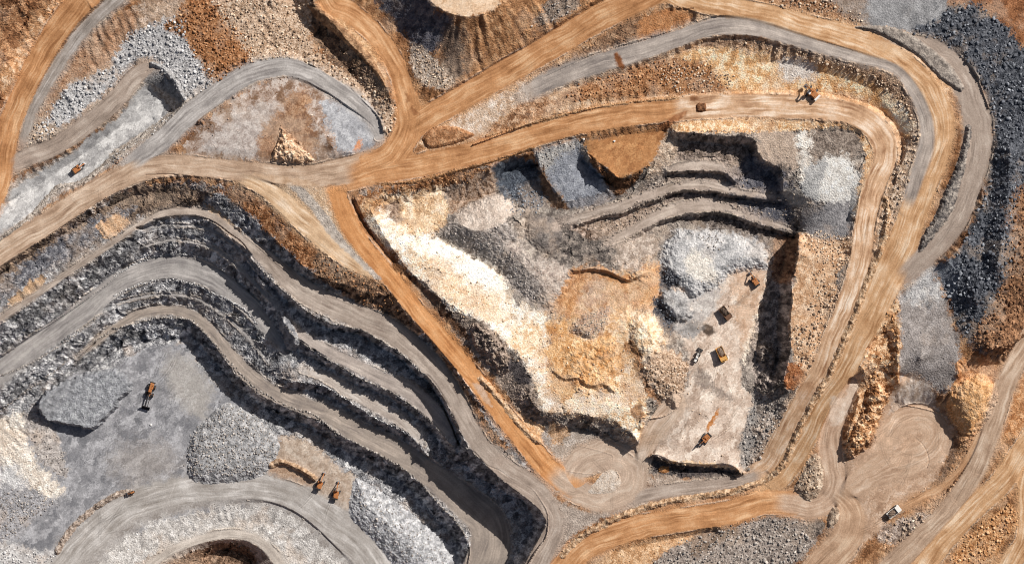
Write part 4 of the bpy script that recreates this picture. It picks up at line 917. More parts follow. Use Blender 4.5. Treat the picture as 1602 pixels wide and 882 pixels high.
C = np.zeros((NY, NX, 3), np.float32)
ROUGH = np.full((NY, NX), .6, np.float32)
KIND = np.zeros((NY, NX), np.int16)           # surface of each grid point
SURF = {0: "ground"}
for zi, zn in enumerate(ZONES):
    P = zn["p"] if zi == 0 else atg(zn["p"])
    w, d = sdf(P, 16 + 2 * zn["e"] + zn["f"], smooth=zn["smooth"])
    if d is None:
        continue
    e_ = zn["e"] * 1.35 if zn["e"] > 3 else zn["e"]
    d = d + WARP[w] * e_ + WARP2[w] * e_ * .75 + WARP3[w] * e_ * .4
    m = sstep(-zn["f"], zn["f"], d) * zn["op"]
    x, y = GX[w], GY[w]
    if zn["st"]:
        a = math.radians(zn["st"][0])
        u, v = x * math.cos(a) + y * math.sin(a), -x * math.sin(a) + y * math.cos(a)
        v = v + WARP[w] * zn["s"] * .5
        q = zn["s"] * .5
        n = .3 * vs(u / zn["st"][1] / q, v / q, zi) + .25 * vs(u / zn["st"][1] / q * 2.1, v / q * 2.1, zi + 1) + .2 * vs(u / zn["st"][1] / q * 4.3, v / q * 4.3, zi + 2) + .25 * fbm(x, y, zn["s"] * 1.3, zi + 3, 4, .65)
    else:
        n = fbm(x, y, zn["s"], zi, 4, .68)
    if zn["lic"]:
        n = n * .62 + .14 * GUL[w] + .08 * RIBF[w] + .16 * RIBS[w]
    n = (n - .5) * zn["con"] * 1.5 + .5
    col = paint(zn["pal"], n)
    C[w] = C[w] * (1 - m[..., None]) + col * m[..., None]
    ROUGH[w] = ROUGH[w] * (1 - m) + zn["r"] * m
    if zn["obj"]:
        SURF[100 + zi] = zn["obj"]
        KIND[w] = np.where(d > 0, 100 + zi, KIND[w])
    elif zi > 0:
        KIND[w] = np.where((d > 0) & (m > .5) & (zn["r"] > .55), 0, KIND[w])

# ground worked over by machines: boundaries churned into each other, dust drifted over everything
_w4 = (fbm(GX, GY, 13, 6, 3) - .5) * 2
_jj = np.clip(np.arange(NY)[:, None] + (WARP2 * 5 + WARP3 * 3) * (1 - .5 * STEEP), 0, NY - 1).astype(np.int32)
_ii = np.clip(np.arange(NX)[None, :] + (_w4 * 6 + np.roll(WARP3, 40, 1) * 3) * (1 - .5 * STEEP), 0, NX - 1).astype(np.int32)
C = C[_jj, _ii]
dust = .34 * sstep(.5, .72, fbm(GX, GY, 60, 2, 5, .6)) * (1 - .55 * STEEP) * sstep(.2, .4, ROUGH)
ROUGH0 = ROUGH.copy()
C = C * (1 - dust[..., None]) + (lin((190, 168, 148)) / .92) * dust[..., None]
ROADM = np.zeros((NY, NX), np.float32)
PIT = {"upper_bench", "north_ledge", "second_ledge", "middle_bench", "grey_ramp", "spur_bench", "third_ledge", "lowest_bench", "first_north_bench", "second_north_bench", "third_north_bench", "hole_track", "rim_strip", "floor_track", "pad_track", "grey_lane", "outer_loop", "west_shoulder", "inner_bend", "inner_road"}
EU = np.full((NY, NX), -99, np.float32)       # distance inside the nearest road edge
ES = np.zeros((NY, NX), np.float32)
EC = np.zeros((NY, NX, 3), np.float32)
ES2, EC2 = ES.copy(), EC.copy()
for ri, (name, pal, pts, label) in enumerate(ROADS):
    w, D, SD, T, zz, hw = ROADF[ri]
    e = np.clip(hw - D, -60, 30)
    EU[w] = np.maximum(EU[w], e)
    q = np.exp(e / 5.0) * (e > -24)
    ES2[w] += q
    EC2[w] += q[..., None] * (lin(pal[1]) / .92)
    if name not in PIT:
        q = np.exp(e / 5.0) * (e > -24)
        ES[w] += q
        EC[w] += q[..., None] * (lin(pal[1]) / .92)
# dirt thrown and dragged out to the sides of the roads
halo = sstep(-11, 1, EU + WARP * 5 + WARP2 * 3 + WARP3 * 2) * .6 * (1 - .8 * STEEP)
C = C * (1 - halo[..., None]) + EC2 / (ES2[..., None] + 1e-9) * (.85 + .3 * NZ2[..., None]) * halo[..., None]
ms = sstep(-1.5, 2.5, np.log(ES + 1e-9) * 5.0 + WARP2 * 1.6) * (EU > -16)
C = C * (1 - ms[..., None]) + EC / (ES[..., None] + 1e-9) * (.8 + .4 * NZ2[..., None]) * ms[..., None]
ROUGH = ROUGH * (1 - ms) + .06 * ms
for ri, (name, pal, pts, label) in enumerate(ROADS):
    w, D, SD, T, zz, hw = ROADF[ri]
    x, y = GX[w], GY[w]
    rag = 2.4 if name.endswith(("ledge", "north_bench")) else (2 if name in ("floor_track", "pad_loop", "turning_loop") else 1)
    edge = hw - D + WARP2[w] * 1.9 * rag + WARP[w] * 2.2 * rag
    m = sstep(-2.2, 3.0, edge + WARP3[w] * 1.2)
    wob = WLOW[w] * (9.0 if name.endswith("loop") else 5.0) + WARP[w] * (3.0 if name.endswith("loop") else .9)
    wear = sstep(.3, .75, fbm(x, y, 38, ri + 5, 3))           # streaks come and go
    n = (.30 * vs(T / 75, (SD + wob) / 3.2, ri) + .24 * vs(T / 45, (SD + wob) / 6.5, ri + 2) +
         .20 * vs(T / 30, (SD + wob) / 1.5, ri + 4) - .37)
    n = n * (.65 + .85 * wear) + .5 * (fbm(x, y, 34, ri + 1, 4, .6) - .5)
    rel = np.clip(D / hw, 0, 1.2)
    # the wheel paths of two lanes
    rut = 0
    for q in (-.62, -.3, .3, .62):
        rut = rut + np.exp(-(((SD + wob * .6) / hw - q) * hw / 1.1) ** 2)
    n = n * (1.2 if name.endswith("loop") else 1.9) + .5 - .18 * sstep(.72, 1.05, rel) + .13 * rut * (vs(T / 90, SD / 20, ri + 6) - .3) * 2
    col = paint(pal, n)
    Lr = T.max()
    fd = min(26, Lr * .2)
    fade = sstep(0, fd, T) * sstep(0, fd, Lr - T)
    over = ROADM[w] > .5                       # where it meets a road already there
    m2 = m * fade * np.where(over, sstep(1.04, .5, rel) * .92 + .04, 1)
    C[w] = C[w] * (1 - m2[..., None]) + col * m2[..., None]
    m = m * np.clip(fade * 1.5, 0, 1)
    ROUGH[w] = ROUGH[w] * (1 - m) + .06 * m
    SURF[1 + ri] = name
    KIND[w] = np.where((edge > 0) & ((m2 > .5) | ((ROADM[w] < .5) & (fade > .1))), 1 + ri, KIND[w])
    ROADM[w] = np.maximum(ROADM[w], m)
# tyre tracks: pairs of lines crossing the roads from side to side and turning on the floors
TR = random.Random(11)


def tyre(pts, dark):
    c = smooth_open(pts, 3.0)
    w, D, SD, T, E = linefield(c, 5)
    g_ = 1.5 + .2 * vn(T / 15, T * 0, 3)
    k = np.exp(-((np.abs(SD) - g_) / .75) ** 2) * sstep(0, 14, T) * sstep(0, 14, T.max() - T) * (D < 4.5)
    k = k * sstep(.25, .6, vn(T / 22, SD / 9, 5)) * (ROUGH[w] < .25)
    C[w] *= (1 + (-.24 if dark else .22) * k)[..., None]


for ri, (name, pal, pts, label) in enumerate(ROADS):
    if name.endswith(("ledge", "north_bench")):
        continue
    p = np.array([at(q[0], q[1], q[2]) + (q[2], q[3]) for q in pts])
    p = smooth_open(p, 12.0)
    dr = np.gradient(p[:, :2], axis=0)
    dr /= np.hypot(dr[:, 0], dr[:, 1])[:, None] + 1e-9
    for k in range(max(1, len(p) // 9)):
        a_ = TR.randrange(0, max(1, len(p) - 6)); b_ = min(len(p), a_ + TR.randrange(6, 22))
        if b_ - a_ < 4:
            continue
        o0, o1, ph = TR.uniform(-.75, .75), TR.uniform(-.75, .75), TR.uniform(0, 6)
        q = []
        for i in range(a_, b_, 2):
            t = (i - a_) / (b_ - a_)
            o_ = (o0 + (o1 - o0) * (3 * t * t - 2 * t ** 3) + .12 * math.sin(ph + t * 5)) * p[i, 3]
            q.append((p[i, 0] - dr[i, 1] * o_, p[i, 1] + dr[i, 0] * o_))
        if len(q) > 2:
            tyre(q, TR.random() < .6)
for x_, y_, h_, L_ in ((240, 596, 74, 9), (243, 600, 40, 7), (112, 270, 215, 8), (1180, 446, 230, 8), (1146, 482, 40, 6), (1122, 566, 114 + 180, 10), (1125, 563, 250, 9), (1086, 564, 240, 6), (1108, 690, 30, 6),
                       (1390, 806, 215, 7), (1404, 795, 30, 7), (495, 765, 230, 5), (520, 780, 240, 5), (212, 768, 20, 6)):
    h_ = math.radians(-h_)
    x_, y_ = at(x_, y_, hz(x_, y_))
    q, tw = [(x_, y_)], TR.uniform(-.12, .12)
    for i in range(L_):
        x_ += math.cos(h_) * 9; y_ += math.sin(h_) * 9; h_ += tw + TR.uniform(-.05, .05)
        q.append((x_, y_))
    tyre(q, True); tyre([(a + 1.5, b + 1) for a, b in q], TR.random() < .5)
for cx_, cy_, R_, n_ in ((240, 680, 120, 16), (170, 800, 90, 8), (480, 740, 45, 5), (1105, 560, 60, 10), (1095, 670, 55, 12), (1410, 700, 70, 16), (935, 745, 50, 10), (110, 270, 60, 6), (980, 240, 40, 4), (1170, 470, 40, 5)):
    for k in range(n_):
        x_, y_ = cx_ + TR.uniform(-R_, R_), cy_ + TR.uniform(-R_, R_) * .7
        h_, tw = TR.uniform(0, 6.28), TR.uniform(-.35, .35)
        q = [(x_, y_)]
        for i in range(TR.randrange(6, 14)):
            x_ += math.cos(h_) * 9; y_ += math.sin(h_) * 9; h_ += tw + TR.uniform(-.08, .08)
            q.append((x_, y_))
        tyre(q, TR.random() < .5)
# graded edges leave a low lip and a thin pale line
ROADM = np.maximum(ROADM, ms)
ed = EU + WARP2 * 1.3 + WARP * 1.3
lip = np.exp(-((ed + 1.6) / 1.2) ** 2) * sstep(.48, .62, fbm(GX, GY, 55, 3, 2)) * (ms < .6) * (ROUGH0 > .25)
H += lip * .4
C = C * (1 - .45 * lip[..., None]) + paint([(130, 110, 92), (206, 190, 172), (226, 214, 200)], .4 + .5 * (WARP2 + .2)) * .45 * lip[..., None]
for pts, pal, op in SPILLS:
    w, d = sdf(atg(pts), 10)
    d = d + WARP2[w] * 2.5
    m = sstep(-2, 2, d) * op
    C[w] = C[w] * (1 - m[..., None]) + paint(pal, NZ2[w] * 1.6 - .3) * m[..., None]
for mi, m in enumerate(MOUNDS):                # heaps paint over what they lie on
    if m["name"] in ("rock_stockpile", "gravel_pile", "talus_slope", "soil_island", "long_island", "rock_island", "road_island", "loop_island", "rock_spur", "dirt_pile", "rubble_island"):
        pal = {"rock_stockpile": [(116,117,121),(142,143,147),(166,167,170)], "gravel_pile": [(118,117,118),(154,153,154),(190,188,188)],
               "talus_slope": [(136,136,138),(174,173,175),(206,205,206)], "soil_island": [(132,92,62),(160,114,80),(190,148,112)],
               "long_island": [(110,102,96),(142,132,124),(168,158,148)], "rock_island": [(84,80,80),(128,120,114),(176,166,156)],
               "road_island": [(112,84,62),(150,116,88),(190,154,120)], "loop_island": [(172,154,138),(194,178,163),(210,198,186)],
               "rock_spur": [(100,100,104),(138,137,140),(178,176,176)], "dirt_pile": [(84,56,38),(116,80,56),(156,112,78)],
               "rubble_island": [(120,100,84),(164,142,122),(204,186,166)]}[m["name"]]
        if m["name"] == "dirt_pile" and m["h"] == .9:
            pal = [(150,98,56),(186,130,82),(206,156,110)]
        w = m["win"]
        mk = (PILE[w] == mi + 1).astype(np.float32)
        if not m["thing"]:
            mk = (m["d"] > 0).astype(np.float32)
        n = (fbm(GX[w], GY[w], 9, mi, 4, .7) - .5) * 2.4 + .5
        C[w] = C[w] * (1 - mk[..., None]) + paint(pal, n) * mk[..., None]
        ROUGH[w] = np.where(mk > 0, .1 if m["name"] in ("loop_island", "soil_island") else (.3 if m["name"] == "rock_stockpile" else .5), ROUGH[w])
for bi, (w, mk) in enumerate(BERMF):
    n = (fbm(GX[w], GY[w], 6, bi, 3, .7) - .5) * 2.6 + .5
    f = mk.astype(np.float32)[..., None]
    C[w] = C[w] * (1 - f) + paint(BERMS[bi][5], n) * f
    ROUGH[w] = np.where(mk, .25, ROUGH[w])

# rock texture: broken faces where it is steep, grit elsewhere
def ridged(sc, seed):
    return 1 - np.abs(2 * vn(GX / sc, GY / sc, seed) - 1)


RE = np.where(ROUGH < .95, ROUGH * .34, .32 + (ROUGH - .95) * .5)
RK = sstep(.75, 1.15, ROUGH)                                    # how much of it is bare rock
PATCH = .35 + 1.3 * sstep(.35, .7, fbm(GX, GY, 34, 6, 3))       # rough and smooth stretches take turns
off = RE * PATCH * (1 - .6 * RK) * (1.7 * (fbm(GX, GY, 22, 2, 2) - .5) + sstep(.6, .9, ROUGH) * (1.0 * (ridged(9, 3) - .6) + .8 * (ridged(4.6, 4) - .6)) + .5 * (vn(GX / 2.3, GY / 2.3, 5) - .5))
off += RK * (.35 + .65 * STEEP) * (1.75 * FA + .85 * FB + .3 * FC) * (.5 + .5 * PATCH)
off += STEEP * RE * (.9 * (GUL - .5) + .5 * (RIB - .5) + .7 * (RIBS - .5))
off += sstep(.05, .38, SLOPE) * (1 - RK) * sstep(.25, .6, ROUGH) * 1.15 * (GUL - .5) * (.3 + .9 * PATCH)   # runnels down soil and scree
off *= (1 - .93 * ROADM)
H = H + off
# grit and single stones in the colour of the ground
g1 = rng.random((NY, NX)).astype(np.float32)
g = (blur(g1, 1) - .5)
C *= (1 + g * np.where(ROADM > .5, .25, .55))[..., None]
tone = .75 * (TA - .5) + .55 * (TB_ - .5) + .25 * (TC - .5)
C *= np.clip(1 + RK * (.3 + .7 * STEEP) * tone, .45, 1.7)[..., None]
C = np.clip(C, .004, .9)

# ------------------------------------------------------------------ materials
def mat_earth(name, bump=.35, grain=1.0):
    m = bpy.data.materials.new(name)
    m.use_nodes = True
    nt = m.node_tree
    N, L = nt.nodes, nt.links
    b = N["Principled BSDF"]
    b.inputs["Roughness"].default_value = .95
    b.inputs["Specular IOR Level"].default_value = .12
    a = N.new("ShaderNodeAttribute"); a.attribute_name = "tint"
    tc = N.new("ShaderNodeTexCoord")
    n1 = N.new("ShaderNodeTexNoise"); n1.inputs["Scale"].default_value = 1.6; n1.inputs["Detail"].default_value = 5; n1.inputs["Roughness"].default_value = .7
    n2 = N.new("ShaderNodeTexVoronoi"); n2.inputs["Scale"].default_value = 1.1
    L.new(tc.outputs["Object"], n1.inputs["Vector"]); L.new(tc.outputs["Object"], n2.inputs["Vector"])
    r = N.new("ShaderNodeMapRange"); r.inputs["From Min"].default_value = .3; r.inputs["From Max"].default_value = .7
    r.inputs["To Min"].default_value = 1 - .28 * grain; r.inputs["To Max"].default_value = 1 + .28 * grain
    L.new(n1.outputs["Fac"], r.inputs["Value"])
    mx = N.new("ShaderNodeVectorMath"); mx.operation = "MULTIPLY"
    L.new(a.outputs["Color"], mx.inputs[0]); L.new(r.outputs["Result"], mx.inputs[1])
    L.new(mx.outputs["Vector"], b.inputs["Base Color"])
    bp = N.new("ShaderNodeBump"); bp.inputs["Strength"].default_value = bump; bp.inputs["Distance"].default_value = .5
    ad = N.new("ShaderNodeMath"); ad.operation = "ADD"
    L.new(n1.outputs["Fac"], ad.inputs[0]); L.new(n2.outputs["Distance"], ad.inputs[1])
    L.new(ad.outputs[0], bp.inputs["Height"]); L.new(bp.outputs["Normal"], b.inputs["Normal"])
    return m


M_EARTH = mat_earth("earth and rock", .5, 1.0)
M_ROAD = mat_earth("graded road", .12, .5)
M_STONE = mat_earth("loose stone", .3, .8)


def tag(o, label=None, cat=None, group=None, kind=None):
    if label: o["label"] = label
    if cat: o["category"] = cat
    if group: o["group"] = group
    if kind: o["kind"] = kind
    return o


def mesh_np(name, V, F, mat, tint=None, parent=None, smooth=False):
    me = bpy.data.meshes.new(name)
    me.vertices.add(len(V)); me.vertices.foreach_set("co", V.astype(np.float32).ravel())
    k = F.shape[1]
    me.loops.add(F.size); me.loops.foreach_set("vertex_index", F.astype(np.int32).ravel())
    me.polygons.add(len(F)); me.polygons.foreach_set("loop_start", np.arange(0, F.size, k, dtype=np.int32))
    me.polygons.foreach_set("use_smooth", np.full(len(F), smooth, bool))
    if tint is not None:
        at_ = me.attributes.new("tint", "FLOAT_COLOR", "POINT")
        at_.data.foreach_set("color", np.concatenate([tint, np.ones((len(tint), 1), np.float32)], 1).astype(np.float32).ravel())
    me.update(calc_edges=True)
    me.materials.append(mat)
    o = bpy.data.objects.new(name, me)
    COL.objects.link(o)
    if parent: o.parent = parent
    return o


# ------------------------------------------------------------------ one sheet cut into its surfaces
WX, WY = world(GX, GY)
VID = np.arange(NX * NY).reshape(NY, NX)
F0 = np.stack([VID[1:, :-1], VID[1:, 1:], VID[:-1, 1:], VID[:-1, :-1]], -1)
fk = KIND[:-1, :-1]
fp = PILE[:-1, :-1]
FK = np.where(fp > 0, 1000 + fp, fk)
CC = C.reshape(-1, 3)
VV = np.stack([WX.ravel(), WY.ravel(), H.ravel()], 1)


def patch(name, mask, mat, extra=None):
    F = F0[mask]
    ids, inv = np.unique(F, return_inverse=True)
    F = inv.reshape(F.shape)
    V, T = VV[ids], CC[ids]
    if extra is not None:
        V = np.vstack([V, extra[0]]); T = np.vstack([T, extra[1]])
    return mesh_np(name, V, F, mat, T)


for k, nm in SURF.items():
    if k == 0 or not (FK == k).any():
        continue
    if k < 100:
        o = patch("haul_road" if not nm.endswith(("bench", "ledge")) else "bench", FK == k, M_ROAD)
        tag(o, ROADS[k - 1][3], "road" if "bench" not in o.name else "bench", kind="structure")
    else:
        lab = {"pit_floor": ("grey floor of the western pit", "pit floor"), "cutting_floor": ("pale grey floor of the long cutting in the north west", "pit floor"),
               "plateau": ("brown and grey plateau enclosed by roads near the big junction", "ground"), "spoil_top": ("flat sandy top of the northern spoil cone", "ground"),
               "orange_tip": ("flat orange earth platform hanging off the inner road", "ground"), "turning_pad": ("tan turning pad ringed by curved wheel tracks", "ground"),
               "excavation_floor": ("beige excavation floor where the yellow haul truck works", "pit floor")}[nm]
        o = patch(nm, FK == k, M_ROAD)
        tag(o, lab[0], lab[1], kind="structure")
o = patch("ground", FK == 0, M_EARTH)
tag(o, "open cut mine ground with stepped rock faces, slopes and soil", "ground", kind="structure")

# the land beyond the surveyed site
ring_in = [VID[0, i] for i in range(0, NX, 10)] + [VID[0, NX - 1]] + [VID[j, NX - 1] for j in range(10, NY, 10)] + [VID[NY - 1, NX - 1]] + \
          [VID[NY - 1, i] for i in range(NX - 11, 0, -10)] + [VID[NY - 1, 0]] + [VID[j, 0] for j in range(NY - 11, 0, -10)]
P = VV[ring_in]
n = len(P)
Q1, Q2 = P * np.array([1.5, 1.5, .3]), P * np.array([14, 14, 0])
Vr = np.vstack([P - [0, 0, .02], Q1, Q2])
Fr = np.array([[i, i + n, (i + 1) % n + n, (i + 1) % n] for i in range(n)] + [[i + n, i + 2 * n, (i + 1) % n + 2 * n, (i + 1) % n + n] for i in range(n)])
o = mesh_np("terrain", Vr, Fr, M_EARTH, np.tile(lin((150, 110, 80)).astype(np.float32), (3 * n, 1)))
tag(o, "brown land stretching out round the mine", "terrain", kind="structure")


def heap(name, code, label, cat, group=None):
    mask = FK == 1000 + code
    if not mask.any():
        return None
    F = F0[mask]
    # close the heap with a skirt and a bottom below the ground
    e = np.concatenate([F[:, [0, 1]], F[:, [1, 2]], F[:, [2, 3]], F[:, [3, 0]]])
    key = set(map(tuple, e.tolist()))
    b = np.array([(p, q) for p, q in e.tolist() if (q, p) not in key])
    ids, inv = np.unique(F, return_inverse=True)
    F = inv.reshape(F.shape)
    V, T = VV[ids], CC[ids]
    bi, binv = np.unique(b, return_inverse=True)
    binv = binv.reshape(b.shape)
    low = VV[bi].copy(); low[:, 2] -= 1.5
    n0 = len(V)
    pos = np.searchsorted(ids, b)
    S4 = np.stack([pos[:, 1], pos[:, 0], binv[:, 0] + n0, binv[:, 1] + n0], 1)
    o = mesh_np(name, np.vstack([V, low]), np.vstack([F, S4]), M_EARTH, np.vstack([T, CC[bi]]))
    return tag(o, label, cat, group)


for mi, m in enumerate(MOUNDS):
    if m["thing"]:
        heap(m["name"], mi + 1, m["label"], m["cat"], m["grp"])
for bi, b in enumerate(BERMS):
    heap(b[0], 500 + bi, b[4], "berm")
# ------------------------------------------------------------------ boulders
def ico():
    t = (1 + 5 ** .5) / 2
    V = np.array([(-1,t,0),(1,t,0),(-1,-t,0),(1,-t,0),(0,-1,t),(0,1,t),(0,-1,-t),(0,1,-t),(t,0,-1),(t,0,1),(-t,0,-1),(-t,0,1)], float)
    V /= np.linalg.norm(V[0])
    F = np.array([(0,11,5),(0,5,1),(0,1,7),(0,7,10),(0,10,11),(1,5,9),(5,11,4),(11,10,2),(10,7,6),(7,1,8),(3,9,4),(3,4,2),(3,2,6),(3,6,8),(3,8,9),(4,9,5),(2,4,11),(6,2,10),(8,6,7),(9,8,1)])
    return V, F


IV, IF = ico()


def ico2():
    V, F = IV.tolist(), []
    mid = {}
    def mp(a, b):
        k = (min(a, b), max(a, b))
        if k not in mid:
            p = (np.array(V[a]) + np.array(V[b])) / 2
            V.append((p / np.linalg.norm(p)).tolist()); mid[k] = len(V) - 1
        return mid[k]
    for a, b, c in IF:
        x, y, z = mp(a, b), mp(b, c), mp(c, a)
        F += [(a, x, z), (b, y, x), (c, z, y), (x, y, z)]
    return np.array(V), np.array(F)


TEMPL = []
for k in range(10):
    v = IV * (1 + rng.uniform(-.28, .28, (12, 1)))
    v = v * np.array([1, rng.uniform(.62, 1), rng.uniform(.55, .9)])
    # flatten one or two sides, as broken rock has
    for _ in range(3):
        d = rng.normal(size=3); d /= np.linalg.norm(d)
        lim = rng.uniform(.45, .75)
        ex = np.maximum(v @ d - lim, 0)
        v = v - ex[:, None] * d
    TEMPL.append(v)
BV, BF = ico2()
BIGT = []
for k in range(8):
    v = BV.copy()
    for _ in range(9):
        d = rng.normal(size=3); d /= np.linalg.norm(d)
        ex = np.maximum(v @ d - rng.uniform(.55, .85), 0)
        v = v - ex[:, None] * d
    v = v * np.array([1, rng.uniform(.68, 1), rng.uniform(.6, .9)]) * (1 + rng.uniform(-.05, .05, (len(v), 1)))
    BIGT.append(v)


def hgrid(x, y):
    fi, fj = (x - X0) / STEP, (y - Y0) / STEP
    i = np.clip(fi.astype(int), 0, NX - 2); j = np.clip(fj.astype(int), 0, NY - 2)
    a, b = fi - i, fj - j
    return (H[j, i] * (1 - a) + H[j, i + 1] * a) * (1 - b) + (H[j + 1, i] * (1 - a) + H[j + 1, i + 1] * a) * b


def stones_mesh(x, y, d, cols, name):
    """many stones in one sheet of loose rubble"""
    n = len(x)
    z = hgrid(x, y)
    ti = rng.integers(0, len(TEMPL), n)
    T = np.array(TEMPL)[ti]                                  # n,12,3
    a = rng.uniform(0, 2 * np.pi, n)
    tl = rng.normal(0, .35, (n, 2))
    ca, sa = np.cos(a)[:, None], np.sin(a)[:, None]
    X, Y, Z = T[..., 0], T[..., 1], T[..., 2]
    Z = Z + X * tl[:, :1] + Y * tl[:, 1:]
    X, Y = X * ca - Y * sa, X * sa + Y * ca
    r = (d * S / 2)[:, None]
    wx, wy = world(x, y)
    V = np.stack([wx[:, None] + X * r, wy[:, None] + Y * r, z[:, None] + Z * r + r * .22], -1).reshape(-1, 3)
    F = (IF[None] + (np.arange(n) * 12)[:, None, None]).reshape(-1, 3)
    return mesh_np(name, V, F, M_STONE, np.repeat(cols, 12, 0))


def pick(pal, n):
    """each stone its own colour out of the palette"""
    u = np.clip(rng.normal(.52, .27, n), 0, 1)
    return paint(pal, u) * rng.uniform(.8, 1.2, (n, 1)).astype(np.float32)


